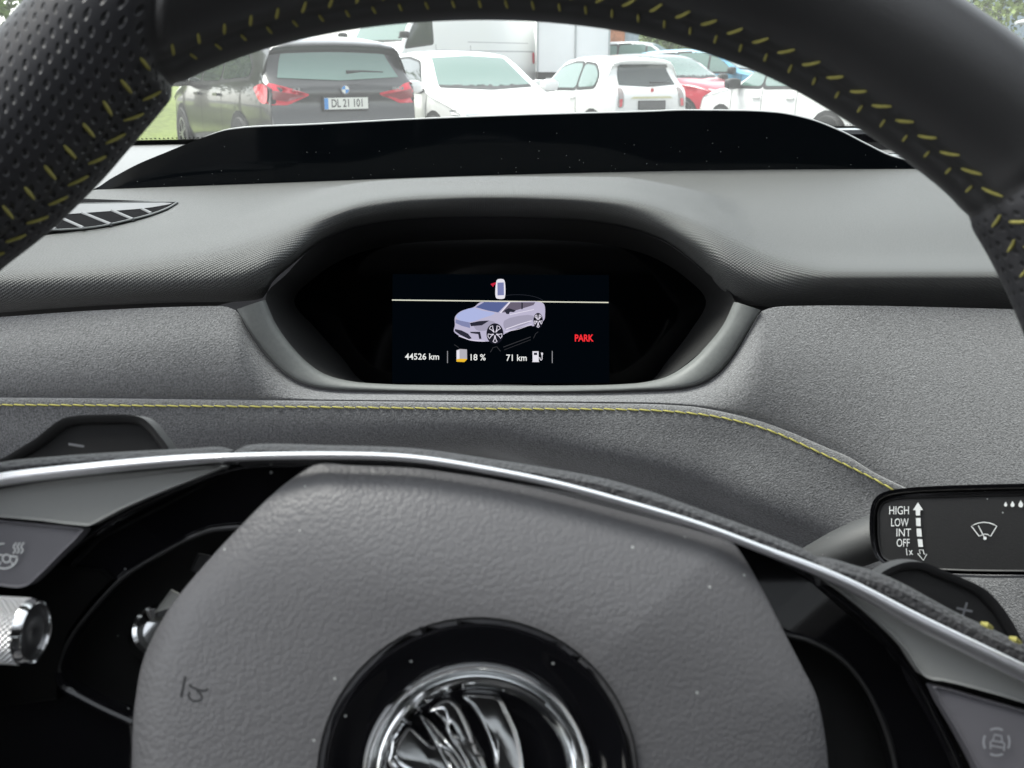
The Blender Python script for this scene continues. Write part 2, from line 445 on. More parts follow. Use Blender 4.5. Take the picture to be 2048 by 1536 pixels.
def round_poly(P, r):
    P = [np.array(p, float) for p in P]; n = len(P); out = []
    for i in range(n):
        a, b, c_ = P[i-1], P[i], P[(i+1) % n]
        u_, v_ = a-b, c_-b; lu, lv = np.linalg.norm(u_), np.linalg.norm(v_); q = min(r, lu*.45, lv*.45)
        p1, p2 = b+u_/lu*q, b+v_/lv*q
        for t_ in (0, .33, .67, 1): out.append((1-t_)**2*p1+2*t_*(1-t_)*b+t_*t_*p2)
    return out
def make_car(name, label, cat, loc, deg, sp, group='cars parked across the aisle'):
    rt = root(name, loc, label, cat, group, R(deg))
    L, Wd = sp['L'], sp['W']; prof = sp['prof']; zs = sp.get('zs', .24); tum = sp.get('tum', .42); crown = sp.get('crown', .07)
    pr = catmull([(0, a, b) for a, b in prof], 4); ybs = [p[0] for p in sp['belt']]; zbs = [p[1] for p in sp['belt']]
    V = []; nr = 0
    for _, y, zt in pr:
        t = min(1, abs(y)/(L/2)); wv = Wd/2*(1-sp.get('taper', .13)*t**5)
        zb = float(np.interp(y, ybs, zbs)); half = ring_half(max(zt, zs+.08), zs, zb, wv, tum, crown)
        full = half+[(-x, z) for x, z in half[-2:0:-1]]
        V += [(x, y, z) for x, z in full]; nc = len(full); nr += 1
    F = grid_faces(nr, nc, True); F.append(tuple(range(nc))); F.append(tuple((nr-1)*nc+k for k in range(nc))[::-1])
    body = mk('body', V, F, [sp['paint'], sp['paint2']] if sp.get('paint2') else sp['paint'], rt, local=True, angle=38)
    if sp.get('paint2'):
        for p_ in body.data.polygons:
            c_ = p_.center
            if c_.z > float(np.interp(c_.y, ybs, zbs))+.03 and c_.y < 1.0: p_.material_index = 1
    bv = bvh_of(V, F)
    if sp.get('roof'):
        bm_ = None
    def patch(nm, poly, plane, mat, off=.006, side=1, smooth_n=3, sub=3, parent=rt, lab=None):
        P = round_poly(poly, .09) if smooth_n else [np.array(p, float) for p in poly]
        bm = bmesh.new(); vs = [bm.verts.new((p[0], p[1], 0)) for p in P]; f = bm.faces.new(vs)
        bmesh.ops.triangulate(bm, faces=[f], ngon_method='EAR_CLIP')
        for _ in range(sub):
            es = [e for e in bm.edges if e.calc_length() > .12]
            if not es: break
            bmesh.ops.subdivide_edges(bm, edges=es, cuts=1)
            bmesh.ops.triangulate(bm, faces=bm.faces[:])
        bad = []
        for v in bm.verts:
            a, b = v.co.x, v.co.y
            if plane == 'side': o_, dr = Vector((side*3, a, b)), Vector((-side, 0, 0))
            elif plane == 'rear': o_, dr = Vector((a, -6, b)), Vector((0, 1, 0))
            elif plane == 'front': o_, dr = Vector((a, 6, b)), Vector((0, -1, 0))
            else: o_, dr = Vector((a, b, 4)), Vector((0, 0, -1))
            h = bv.ray_cast(o_, dr)
            if h[0] is None: bad.append(v); continue
            nv = h[1] if h[1].dot(dr) < 0 else -h[1]
            v.co = h[0]+nv*off
        bmesh.ops.delete(bm, geom=bad, context='VERTS')
        bmesh.ops.recalc_face_normals(bm, faces=bm.faces)
        me = bpy.data.meshes.new(nm); bm.to_mesh(me); bm.free()
        # face outwards
        if len(me.polygons):
            n0 = sum((p.normal*p.area for p in me.polygons), Vector())
            if n0.dot(dr) > 0: me.flip_normals()
        me.polygons.foreach_set('use_smooth', [True]*len(me.polygons)); me.materials.append(mat)
        o = bpy.data.objects.new(nm, me); COL.objects.link(o); o.parent = parent
        if lab: o['label'] = lab
        return o
    gl = sp.get('glass', cglass)
    for poly in sp.get('side', []):
        P_ = np.array(poly, float); cn = P_.mean(0); big = cn+(P_-cn)*(1+.05/np.abs(P_-cn).max(0))
        for s_ in (1, -1):
            patch('window_frame', big.tolist(), 'side', trim_m, side=s_, off=.003)
            patch('side_window', poly, 'side', sp.get('sglass', cglass_d), side=s_, off=.009)
    if 'ws' in sp:
        xb, zb_, xt, zt_ = sp['ws']; patch('windscreen', [(-xb, zb_), (0, zb_-.03), (xb, zb_), (xt, zt_), (0, zt_+.03), (-xt, zt_)], 'front', gl, smooth_n=0)
    if 'rw' in sp:
        xb, zb_, xt, zt_ = sp['rw']; patch('rear_window', [(-xb, zb_), (0, zb_-.03), (xb, zb_), (xt, zt_), (0, zt_+.02), (-xt, zt_)], 'rear', sp.get('rglass', gl), smooth_n=0)
    for poly in sp.get('tail', []):
        for s_ in (1, -1): patch('tail_light', [(x*s_, z) for x, z in poly], 'rear', sp.get('tailm', tail_m), off=.012)
    if sp.get('stail'):
        for s_ in (1, -1): patch('tail_light', sp['stail'], 'side', sp.get('tailm', tail_m), off=.014, side=s_)
    for poly in sp.get('head', []):
        for s_ in (1, -1): patch('headlight', [(x*s_, z) for x, z in poly], 'front', head_m, off=.012)
    if sp.get('roofp'): patch('roof', sp['roofp'][0], 'top', sp['roofp'][1], off=.005, smooth_n=0, sub=4)
    for nm, poly, pl, mt, of in sp.get('extra', []):
        if pl == 'side':
            for s_ in (1, -1): patch(nm, poly, pl, mt, off=of, side=s_, smooth_n=0)
        else: patch(nm, poly, pl, mt, off=of, smooth_n=0)
    for y in sp.get('gaps', []):
        for s_ in (1, -1): patch('door_gap', [(y-.006, .35), (y+.006, .35), (y+.006, y*0+float(np.interp(y, ybs, zbs))), (y-.006, float(np.interp(y, ybs, zbs)))], 'side', seam_m, off=.004, side=s_, smooth_n=0)
    for y, z in sp.get('handles', []):
        for s_ in (1, -1):
            V_, F_ = box((s_*(Wd/2+.0), y, z), (.05, .2, .03)); mk('door_handle', V_, F_, sp['paint'], rt, local=True)
    patch('sill_trim', [(-sp['wb']/2+.5, zs+.02), (sp['wb']/2-.5, zs+.02), (sp['wb']/2-.5, zs+.10), (-sp['wb']/2+.5, zs+.10)], 'side', trim_m, side=-1, smooth_n=0)
    if 'ws' in sp:
        xb, zb_, xt, zt_ = sp['ws']
        patch('wiper_cowl', [(-xb, zb_-.035), (0, zb_-.065), (xb, zb_-.035), (xb, zb_), (0, zb_-.03), (-xb, zb_)], 'front', trim_m, smooth_n=0)
        mb = MB()
        for x_ in (-.45, .08):
            pz = [bv.ray_cast(Vector((x_+q*.5, 6, zb_-.01+q*.10)), Vector((0, -1, 0)))[0] for q in (0, .33, .66, 1)]
            if all(p is not None for p in pz): mb.add(*tube([np.array(p)+np.array([0, .02, .012]) for p in pz], .012, 5))
    # mirrors
    if 'mir' in sp:
        y, z, mm = sp['mir']
        for s_ in (1, -1):
            P = []; F_ = []
            n1, n2 = 10, 8
            for i in range(n1+1):
                for j in range(n2):
                    a = math.pi*i/n1; b = 2*math.pi*j/n2
                    ex = lambda c: math.copysign(abs(c)**.6, c)
                    P.append((s_*(Wd/2+.11)+.13*ex(math.cos(a)), y+.09*ex(math.sin(a)*math.cos(b)), z+.085*ex(math.sin(a)*math.sin(b))))
            F_ = grid_faces(n1+1, n2, True)
            mo = mk('wing_mirror', P, F_, mm, rt, local=True)
            V_, F_ = tube([(s_*(Wd/2-.08), y, z-.06), (s_*(Wd/2+.05), y, z-.04)], .03, 6); mk('mirror_arm', V_, F_, trim_m, mo, local=True)
    # wheels
    rw = sp.get('wr', .34)
    for y in (-sp['wb']/2+sp.get('wo', 0), sp['wb']/2+sp.get('wo', 0)):
        for s_ in (1, -1):
            patch('wheel_arch', [(y+(rw+.06)*math.cos(k*math.pi/9), max(zs+.01, rw+(rw+.06)*math.sin(k*math.pi/9))) for k in range(-1, 11)], 'side', archm, off=.005, side=s_, smooth_n=0)
            xo = s_*(Wd/2*.985)
            V_ = []; prof_ = [(rw*.62, .02), (rw*.7, .03), (rw*.93, .025), (rw, -.01), (rw, -.18)]
            for k in range(28):
                a = 2*math.pi*k/28
                for r_, x_ in prof_: V_.append((xo+s_*x_, y+r_*math.cos(a), rw+r_*math.sin(a)))
            F_ = [(k*5+i, k*5+i+1, ((k+1) % 28)*5+i+1, ((k+1) % 28)*5+i) for k in range(28) for i in range(4)]
            wo = bpy.data.objects.new('wheel', None); COL.objects.link(wo); wo.parent = rt
            mk('tyre', V_, F_, tyre_m, wo, local=True)
            mb = MB()
            for k in range(28):
                a = 2*math.pi*k/28
            V_ = [(xo+s_*.02, y+rw*.62*math.cos(2*math.pi*k/28), rw+rw*.62*math.sin(2*math.pi*k/28)) for k in range(28)]+[(xo+s_*.02, y+rw*.54*math.cos(2*math.pi*k/28), rw+rw*.54*math.sin(2*math.pi*k/28)) for k in range(28)]
            mb.add(V_, [(k, (k+1) % 28, 28+(k+1) % 28, 28+k) for k in range(28)])
            for k in range(5):
                for dd in (-.14, .14):
                    a = 2*math.pi*k/5+dd; a2 = 2*math.pi*k/5+dd*.6
                    mb.add([(xo+s_*.022, y+q*math.cos(aa+e), rw+q*math.sin(aa+e)) for q, aa, ee in ((rw*.56, a, .05), (rw*.1, a2, .2)) for e in (-ee, ee)], [(0, 1, 3, 2)])
            mb.add([(xo+s_*.026, y+.06*math.cos(2*math.pi*k/10), rw+.06*math.sin(2*math.pi*k/10)) for k in range(10)], [tuple(range(10))])
            mb.make('rim', rim_m, wo, local=True, smooth=False)
    return rt, patch

suv = dict(L=4.7, W=1.90, wb=2.86, wr=.36, paint=paint('black', (.012,.012,.013)), tum=.36,
    prof=[(-2.22,.30),(-2.34,.45),(-2.35,.66),(-2.30,.86),(-2.30,1.02),(-2.22,1.10),(-2.02,1.40),(-2.10,1.47),(-2.03,1.51),(-1.5,1.57),(-.6,1.61),(.1,1.60),(.42,1.56),(1.1,1.13),(1.7,1.04),(2.15,.92),(2.32,.70),(2.30,.32)],
    belt=[(-2.4,1.08),(0,1.02),(1.2,1.0),(2.35,.8)], ws=(.70,1.16,.56,1.56), rw=(.70,1.13,.60,1.38), rglass=cglass,
    side=[[(-1.75,1.14),(-.75,1.10),(-.75,1.5),(-1.45,1.45),(-1.8,1.25)],[(-.68,1.09),(.2,1.07),(.2,1.56),(-.68,1.53)],[(.27,1.06),(.95,1.06),(.45,1.48),(.27,1.55)]],
    sglass=cglass_d,
    tail=[[(.36,.965),(.60,1.00),(.74,1.06),(.84,1.08),(.86,.93),(.84,.86),(.64,.855),(.56,.90)]], stail=[(-2.26,1.06),(-2.12,1.08),(-1.93,1.03),(-2.0,.97),(-2.10,.88),(-2.26,.86)],
    head=[[(.5,.72),(.85,.80),(.85,.9),(.5,.84)]], gaps=[-.72,.24,1.15], handles=[(-.55,.93),(.4,.92)], mir=(.95,1.08,trim_m),
    extra=[('bumper_insert', [(-.80,.40),(.80,.40),(.80,.62),(.55,.66),(-.55,.66),(-.80,.62)], 'rear', trim_m, .008),
           ('lamp_inset', [(.44,.950),(.60,.975),(.80,1.0),(.81,.92),(.66,.893),(.58,.92)], 'rear', M('lamp_inset', (.22,.02,.03), .15, coat=1), .017), ('lamp_inset', [(-.44,.950),(-.60,.975),(-.80,1.0),(-.81,.92),(-.66,.893),(-.58,.92)], 'rear', M('lamp_inset', ()), .017), ('rear_reflector', [(.62,.50),(.88,.52),(.88,.57),(.62,.55)], 'rear', tail_m, .015), ('rear_reflector', [(-.62,.50),(-.88,.52),(-.88,.57),(-.62,.55)], 'rear', tail_m, .015)])
BX, BY = -2.93, 12.05
th = 30
def car_at(corner, deg, sp, which='rear_left'):
    """ground position of the car centre so that a given rear corner lands at corner"""
    f = Vector((-math.sin(R(deg)), math.cos(R(deg)))); r = Vector((f.y, -f.x))
    c = Vector(corner)+f*sp['L']/2*(.985)+r*sp['W']/2*(1-sp.get('taper', .13))
    return (c.x, c.y, gz(c.x, c.y))
suv_o, sp_patch = make_car('parked_suv', 'black SUV seen from behind with wide red tail lights and number plate', 'car', car_at((-2.54, 10.9), 30, suv), 30, suv)
# rear wiper, roundel, lettering and plate of the black SUV
V_, F_ = tube([(.05,-2.27,1.19),(.22,-2.25,1.20),(.48,-2.26,1.19)], [.022,.012,.006], 6); mk('rear_wiper', V_, F_, trim_m, suv_o, local=True)
def rear_disc(nm, x, z, r, y, mat, par, a0=0, a1=360, n=24, lift=0):
    V = [(x, y-lift, z)]+[(x+r*math.cos(R(a0+(a1-a0)*k/n)), y-lift, z+r*math.sin(R(a0+(a1-a0)*k/n))) for k in range(n+1)]
    return V, [(0, k+1, k+2) for k in range(n)]
ybadge = -2.335
blue_m = M('badge_blue', (.05,.25,.6), .3)
mb = MB(); mb.add(*rear_disc('b', 0, 1.01, .052, ybadge, None, None)); bo = mb.make('badge', M('badge_black', (.25,.25,.27), .2, metal=.8), suv_o, local=True, smooth=False)
mb = MB()
for a in (90, 270): mb.add(*rear_disc('b', 0, 1.01, .04, ybadge, None, None, a, a+90, 6, .003))
mb.make('badge_quarter', blue_m, bo, local=True, smooth=False)
mb = MB()
for a in (0, 180): mb.add(*rear_disc('b', 0, 1.01, .04, ybadge, None, None, a, a+90, 6, .003))
mb.make('badge_quarter', plate_w, bo, local=True, smooth=False)
def car_text(nm, s, x, y, z, h, mat, par, bold=.01, sx=1):
    V, F = text_mesh(s, bold); k = h/CAP
    return mk(nm, [(x+v[0]*k*sx, y, z+v[1]*k) for v in V], F, mat, par, local=True, smooth=False)
silver = M('chrome_letters', (.35,.35,.35), .25, metal=.8)
car_text('lettering', 'X3', -.60, -2.345, 1.0, .034, silver, suv_o, sx=1.4)
car_text('lettering', 'M40i', .55, -2.345, 1.0, .034, silver, suv_o, sx=1.3)
def plate(par, x, z, y, txt, blue=True, base=plate_w, w_=.504, h_=.12):
    V_, F_ = box((x, y, z), (w_, .012, h_)); p = mk('number_plate', V_, F_, base, par, local=True, smooth=False)
    V_, F_ = box((x, y+.004, z), (w_+.03, .012, h_+.025)); mk('plate_holder', V_, F_, trim_m if base is plate_w else trim_m, p, local=True, smooth=False)
    if txt: car_text('plate_lettering', txt, x-w_/2+.075, y-.0085, z-.037, .075, M('plate_ink', (.02,.02,.02), .5), p, .012, .74)
    if blue:
        V_, F_ = box((x-w_/2+.022, y-.002, z), (.044, .012, h_*.96)); mk('plate_band', V_, F_, blue_m, p, local=True, smooth=False)
plate(suv_o, 0, .865, -2.345, 'DL 21 101')

hatch = dict(L=4.45, W=1.84, wb=2.75, wr=.35, paint=paint('white', (.80,.80,.78)), tum=.45,
    prof=[(-2.15,.30),(-2.22,.6),(-2.2,.9),(-2.05,1.08),(-1.55,1.38),(-1.1,1.47),(-.4,1.53),(.1,1.51),(.38,1.45),(1.12,1.04),(1.6,.95),(2.05,.82),(2.2,.62),(2.18,.32)],
    belt=[(-2.2,1.0),(0,.96),(1.1,.95),(2.2,.72)], ws=(.69,1.07,.55,1.42), rw=(.62,1.1,.5,1.32),
    side=[[(-1.5,1.08),(-.6,1.03),(-.6,1.38),(-1.2,1.32)],[(-.54,1.02),(.92,1.0),(.38,1.36),(-.1,1.41),(-.54,1.40)]],
    head=[[(.45,.66),(.85,.72),(.86,.78),(.45,.70)]], tail=[[(.4,.9),(.85,.92),(.85,.98),(.4,.98)]], gaps=[-.57,1.1], handles=[(-.4,.88)], mir=(.95,1.05,paint('white',())) )
def fb(c, deg, t, s):      # ground point ahead (t) and to the right (s) of c for a heading
    f = (-math.sin(R(deg)), math.cos(R(deg))); return (c[0]+f[0]*t+f[1]*s, c[1]+f[1]*t-f[0]*s)
c = fb((-.33, 14.3), 205, -1.12, 0)
make_car('parked_hatchback', 'white hatchback nose out beside the black SUV, pale green windscreen towards us', 'car', (*c, gz(*c)), 205, hatch)

mini = dict(L=3.57, W=1.63, wb=2.3, wr=.29, paint=paint('white', ()), tum=.40, crown=.09, taper=.16,
    prof=[(-1.68,.3),(-1.76,.45),(-1.77,.68),(-1.74,.9),(-1.64,1.0),(-1.42,1.30),(-1.46,1.42),(-1.3,1.46),(-.6,1.50),(-.1,1.49),(.22,1.42),(.8,1.0),(1.3,.92),(1.62,.78),(1.74,.58),(1.7,.32)],
    belt=[(-1.8,.98),(0,.93),(.8,.9),(1.8,.7)], ws=(.58,1.03,.48,1.38), rw=(.56,1.02,.47,1.32), rglass=cglass_d, sglass=cglass,
    side=[[(-1.18,1.0),(-.62,.97),(-.62,1.36),(-1.0,1.33),(-1.2,1.18)],[(-.56,.96),(.66,.95),(.2,1.30),(-.2,1.37),(-.56,1.37)]],
    tail=[[(.53,.98),(.63,.97),(.665,.66),(.55,.66)]], tailm=M('tail_lens_ring', (.30,.26,.25), .2, coat=.8), gaps=[-.59,.75], handles=[(-.45,.80)], mir=(.62,1.0,paint('white',())),
    head=[[(.4,.7),(.62,.72),(.6,.9),(.42,.86)]],
    extra=[('tail_light_center', [(.57,.80),(.625,.80),(.635,.68),(.58,.68)], 'rear', tail_m, .016), ('tail_light_center', [(-.57,.80),(-.625,.80),(-.635,.68),(-.58,.68)], 'rear', tail_m, .016),
           ('spoiler_lip', [(-.5,1.30),(.5,1.30),(.47,1.36),(-.47,1.36)], 'rear', cglass_d, .02), ('plate_handle', [(-.42,.805),(.42,.805),(.36,.835),(-.36,.835)], 'rear', M('handle_gold', (.55,.52,.30), .3), .02)])
m_o, _ = make_car('parked_city_car', 'small rounded white city car seen from behind with blank dark number plate', 'car', car_at((1.72, 17.1), 25, mini), 25, mini)
plate(m_o, 0, .70, -1.79, None, False, M('plate_dark', (.10,.10,.10), .4))
V_, F_ = tube([(.02,-1.67,1.06),(.2,-1.66,1.06),(.42,-1.68,1.05)], [.02,.014,.006], 6); mk('rear_wiper', V_, F_, trim_m, m_o, local=True)
mb = MB(); mb.add(*rear_disc('b', 0, .94, .035, -1.775, None, None, n=12)); mb.make('badge', M('badge_red', (.5,.03,.04), .3), m_o, local=True, smooth=False)

side_suv = dict(suv); side_suv.update(L=4.25, W=1.8, wb=2.62, wr=.34, paint=paint('white', ()), extra=[],
    prof=[(-2.02,.30),(-2.12,.6),(-2.1,.95),(-1.98,1.12),(-1.75,1.38),(-1.5,1.48),(-.6,1.55),(.0,1.54),(.32,1.48),(1.0,1.08),(1.6,.99),(1.95,.88),(2.1,.66),(2.08,.32)],
    belt=[(-2.2,1.04),(0,.99),(1.05,.97),(2.1,.8)], ws=(.66,1.12,.54,1.44),
    side=[[(-1.55,1.12),(-.62,1.06),(-.62,1.42),(-1.3,1.38)],[(-.56,1.05),(.22,1.03),(.22,1.45),(-.56,1.43)],[(.27,1.03),(.85,1.03),(.40,1.38),(.27,1.42)]],
    sglass=cglass, gaps=[-.6,.24,1.05], handles=[(-.45,.88),(.38,.87)], mir=(.86,1.06,trim_m), rw=(.64,1.12,.54,1.36),
    tail=[[(.4,.98),(.84,1.0),(.84,1.06),(.4,1.04)]], head=[[(.5,.72),(.8,.8),(.8,.88),(.5,.82)]])
f = (-math.sin(R(23)), math.cos(R(23)))
cc = (3.42+.9*f[1]-1.31*f[0], 16.9-.9*f[0]*0+.38-1.31*f[1]+0)
make_car('parked_crossover', 'white crossover on the right seen from its side with dark door mirror', 'car', (*cc, 0), 23, side_suv)

red = dict(side_suv); red.update(paint=paint('red', (.55,.02,.045)), sglass=cglass_d)
grey_p = paint('grey_roof', (.16,.18,.18))
red.update(paint2=grey_p)
make_car('parked_two_tone_car', 'red car with grey roof parked nose out behind the small white car', 'car', (3.15, 22.1, gz(3.1, 22.1)+.02), 222, red, 'cars parked in the far row')
blue = dict(side_suv); blue.update(paint=paint('blue', (.10,.34,.50)), sglass=cglass, mir=(.86,1.06,trim_m))
make_car('parked_blue_car', 'light blue car behind the red bonnet, side windows towards us', 'car', (4.75, 25.0, gz(5.3, 25.0)), 240, blue, 'cars parked in the far row')
sil = dict(hatch); sil.update(paint=paint('silver', (.55,.57,.58)))
make_car('parked_silver_car', 'silver car with pale windscreen parked behind the roof of the black SUV', 'car', (-3.9, 25.5, gz(-3.7, 25.5)), 205, sil, 'cars parked in the far row')
sil2 = dict(side_suv); sil2.update(paint=paint('pale_grey', (.62,.64,.64)))
make_car('parked_pale_car', 'pale grey car mostly hidden between white box body and red car', 'car', (3.9, 31.0, gz(3, 30)), 250, sil2, 'cars parked in the far row')

# white panel van and box body
van = dict(L=5.9, W=2.0, wb=3.6, wr=.36, paint=paint('van_white', (.86,.87,.85)), tum=.10, crown=.12, taper=.06,
    prof=[(-2.90,.35),(-2.95,1.0),(-2.93,2.2),(-2.85,2.48),(-2.0,2.55),(0,2.57),(1.2,2.55),(1.55,2.42),(2.15,1.55),(2.25,1.38),(2.7,1.18),(2.9,.9),(2.92,.4)],
    belt=[(-3,1.45),(1.1,1.45),(2.3,1.25),(3,.9)], ws=(.86,1.55,.78,2.25), rw=(.7,1.5,.7,2.1),
    side=[[(1.18,1.48),(2.12,1.38),(1.98,1.62),(1.52,2.25),(1.18,2.25)]], sglass=cglass_d,
    tail=[[(.78,1.0),(.88,1.0),(.88,1.5),(.78,1.5)]], stail=[(-2.88,1.0),(-2.76,1.0),(-2.76,1.3),(-2.88,1.3)], gaps=[-.2,1.08,2.1], handles=[(1.3,1.28)],
    mir=(2.28,1.66,trim_m), head=[[(.6,.85),(.95,.9),(.92,1.15),(.65,1.05)]],
    extra=[('crease_shade', [(-2.85,1.30),(1.05,1.30),(1.05,1.33),(-2.85,1.33)], 'side', M('crease_grey', (.45,.46,.46), .5), .004),  # grey strip painted as the shade along the body crease
           ('sliding_rail', [(-2.6,1.52),(-.1,1.52),(-.1,1.54),(-2.6,1.54)], 'side', M('crease_grey', (.45,.46,.46), .5), .004)])
nose = np.array([-2.0, 18.9]); rear_ = np.array([.05, 24.2]); cv = (nose+rear_)/2
make_car('panel_van', 'tall white panel van with dark cab window and folding mirror', 'van', (-1.95, 27.6, gz(-2.1, 27.6)), 140, van, 'white vans behind the parked cars')
def box_truck():
    rt = root('box_trailer', (1.66, 31.2, gz(1.75, 31.2)), 'big white box body with vertical panel seams behind the small white car', 'trailer')
    wm = M('box_panel', (.85,.86,.85), .45, var=(1.2, .05, 3))
    mb = MB(); mb.add(*box((0, 0, 1.95), (1.96, 5.6, 2.5))); mb.make('box_body', wm, rt, local=True, smooth=False)
    gm = M('rail_grey', (.40,.42,.42), .5)
    for x in (-.965, 0.05, .965):
        V, F = box((x, -2.815, 1.95), (.05 if x else .03, .03, 2.5)); mk('corner_rail', V, F, gm, rt, local=True, smooth=False)
    for x in (-.12, .12):
        V, F = tube([(x, -2.84, .8), (x, -2.84, 3.1)], .014, 6); mk('lock_rod', V, F, gm, rt, local=True)
    V, F = box((0, 0, .62), (1.9, 5.4, .14)); mk('chassis', V, F, trim_m, rt, local=True, smooth=False)
    for y in (-1.2, -.4):
        for s_ in (1, -1):
            V, F = tube([(s_*.7, y, .4), (s_*.95, y, .4)], .4, 20); mk('wheel', V, F, tyre_m, rt, local=True)
box_truck()

# ---- building, bushes, trees, lamp
def building():
    rt = root('office_building', (14, 52, .4), 'low building with blue grey cladding and an orange brick corner', 'building')
    clad = M('cladding', (.36,.44,.50), .5, bump=('ribs', 20, .6, .03)); brick = M('orange_brick', (.50,.20,.10), .8, var=(5, .3, 4))
    def bx(n, c_, s_, m): V, F = box(c_, s_); return mk(n, V, F, m, rt, local=True, smooth=False)
    bx('wall', (0, 0, 3.0), (18, 10, 6.0), clad)
    bx('brick_corner', (-9.35, -.3, 3.0), (.75, 9.6, 6.2), brick)
    bx('roof', (0, 0, 6.2), (18.4, 10.4, .35), M('roof_grey', (.2,.2,.2), .7))
    for k in range(5):
        wv = bx('window', (-6+k*3.2, -5.02, 2.8), (1.8, .08, 1.3), cglass_d)
        bx('window_frame', (-6+k*3.2, -5.0, 2.1), (1.9, .14, .06), trim_m)
building()
leaf_a = M('leaf_green', (.12,.19,.04), .6, var=(3, .5, 3)); leaf_b = M('leaf_light', (.19,.25,.07), .6, var=(3, .4, 3)); bark = M('bark', (.09,.07,.05), .9, bump=('noise', 30, .8, .02))
def crown_mesh(c, rad, n, size, seed):
    r_ = np.random.default_rng(seed); V = []; F = []
    ncl = 26; cl = []
    for _ in range(ncl):
        d_ = r_.normal(size=3); d_ /= np.linalg.norm(d_); cl.append(np.array(c)+d_*np.array(rad)*r_.uniform(.35, .85))
    for i in range(n):
        p = cl[r_.integers(ncl)]+r_.normal(size=3)*np.array(rad)*.20
        a = r_.normal(size=3); a /= np.linalg.norm(a); b = np.cross(a, r_.normal(size=3)); b /= np.linalg.norm(b)
        s_ = size*r_.uniform(.6, 1.4); k = len(V)
        V += [p+a*s_, p+b*s_*.5, p-a*s_, p-b*s_*.5]; F.append((k, k+1, k+2, k+3))
    return V, F
def tree(name, label, x, y, h, rad, n, size, seed, lm, group='trees around the car park', cat='tree'):
    z0 = gz(x, y); rt = root(name, (x, y, z0), label, cat, group)
    mb = MB(); mb.add(*tube([(0, 0, 0), (.1, .05, h*.35), (0, 0, h*.7)], [rad*.08, rad*.06, rad*.03], 8))
    r_ = np.random.default_rng(seed)
    for k in range(6):
        a = k*1.05; mb.add(*tube([(0, 0, h*.3+.1*k), (math.cos(a)*rad*.4, math.sin(a)*rad*.4, h*.55), (math.cos(a)*rad*.7, math.sin(a)*rad*.7, h*.75)], [rad*.035, rad*.02, .01], 6))
    mb.make('trunk', bark, rt, local=True)
    V, F = crown_mesh((0, 0, h*.62), (rad, rad, h*.36), n, size, seed); mk('crown', V, F, lm, rt, local=True, smooth=False)
tree('broadleaf_tree', 'light green tree behind the street lamp in the upper right corner', 14.6, 27, 6.0, 3.4, 9000, .11, 3, leaf_b)
tree('broadleaf_tree', 'darker tree at the far upper right beyond the lamp', 19.5, 33, 8.0, 4.0, 9000, .14, 4, leaf_a)
tree('broadleaf_tree', 'tree at the upper left beyond the windscreen pillar', -13.5, 25, 7.0, 3.6, 8000, .13, 5, leaf_a)
tree('broadleaf_tree', 'leafy tree on the lawn left of the black SUV, nearest of the left trees', -12.0, 19.0, 6.5, 3.0, 7000, .15, 6, leaf_a)
tree('broadleaf_tree', 'leafy tree on the lawn farther left of the black SUV', -16.5, 17.5, 7.0, 3.4, 7000, .16, 7, leaf_a)
tree('broadleaf_tree', 'leafy tree behind the others on the left lawn', -17.5, 27.5, 8.0, 3.8, 7000, .17, 8, leaf_a)
for i, (x, y, h, r_) in enumerate([(7.0, 42, 2.9, 1.5), (9.2, 42.5, 2.6, 1.7), (11.6, 41, 2.6, 1.8), (5.75, 43, 3.2, .55), (14.2, 41, 2.8, 1.8), (17, 40, 3, 2)]):
    labs = ['rounded bush in front of the blue grey wall', 'bright green bush between the building and the blue car', 'wide green bush above the blue car roof', 'slim young shrub against the blue grey cladding', 'green bush further right of the wide bush', 'last green bush at the right of the row']
    tree('bush', labs[i], x, y, h, r_, 2500, .10, 20+i, leaf_b if i % 2 else leaf_a, 'bushes before the far building', 'bush')
def hedge():
    rt = root('hedge', (17.5, 30, .2), 'low brown red hedge below the tree by the street lamp', 'hedge')
    V = []; F = []; r_ = np.random.default_rng(9)
    for i in range(6000):
        p = np.array([r_.uniform(-6, 6), r_.normal()*.4, r_.uniform(0, 1.75)]); a = r_.normal(size=3)*.09; b = r_.normal(size=3)*.06; k = len(V)
        V += [p+a, p+b, p-a, p-b]; F.append((k, k+1, k+2, k+3))
    mk('foliage', V, F, M('hedge_leaf', (.20,.12,.09), .7, var=(3, .4, 3)), rt, local=True, smooth=False)
hedge()
def lamp(x, y, h, label):
    rt = root('street_lamp', (x, y, 0), label, 'street lamp')
    gm = M('lamp_grey', (.62,.64,.62), .4, metal=.2)
    V, F = tube([(0, 0, 0), (0, 0, h*.6), (0.02, 0, h)], [.06, .05, .04], 10); mk('pole', V, F, gm, rt, local=True)
    V, F = tube([(.04, 0, h-.02), (-.15, 0, h+.03), (-.42, 0, h)], [.03, .075, .03], 10, rx=[.04, .11, .06]); mk('lamp_head', V, F, gm, rt, local=True)
lamp(9.75, 19.6, 2.08, 'pale street lamp before the trees in the upper right corner')

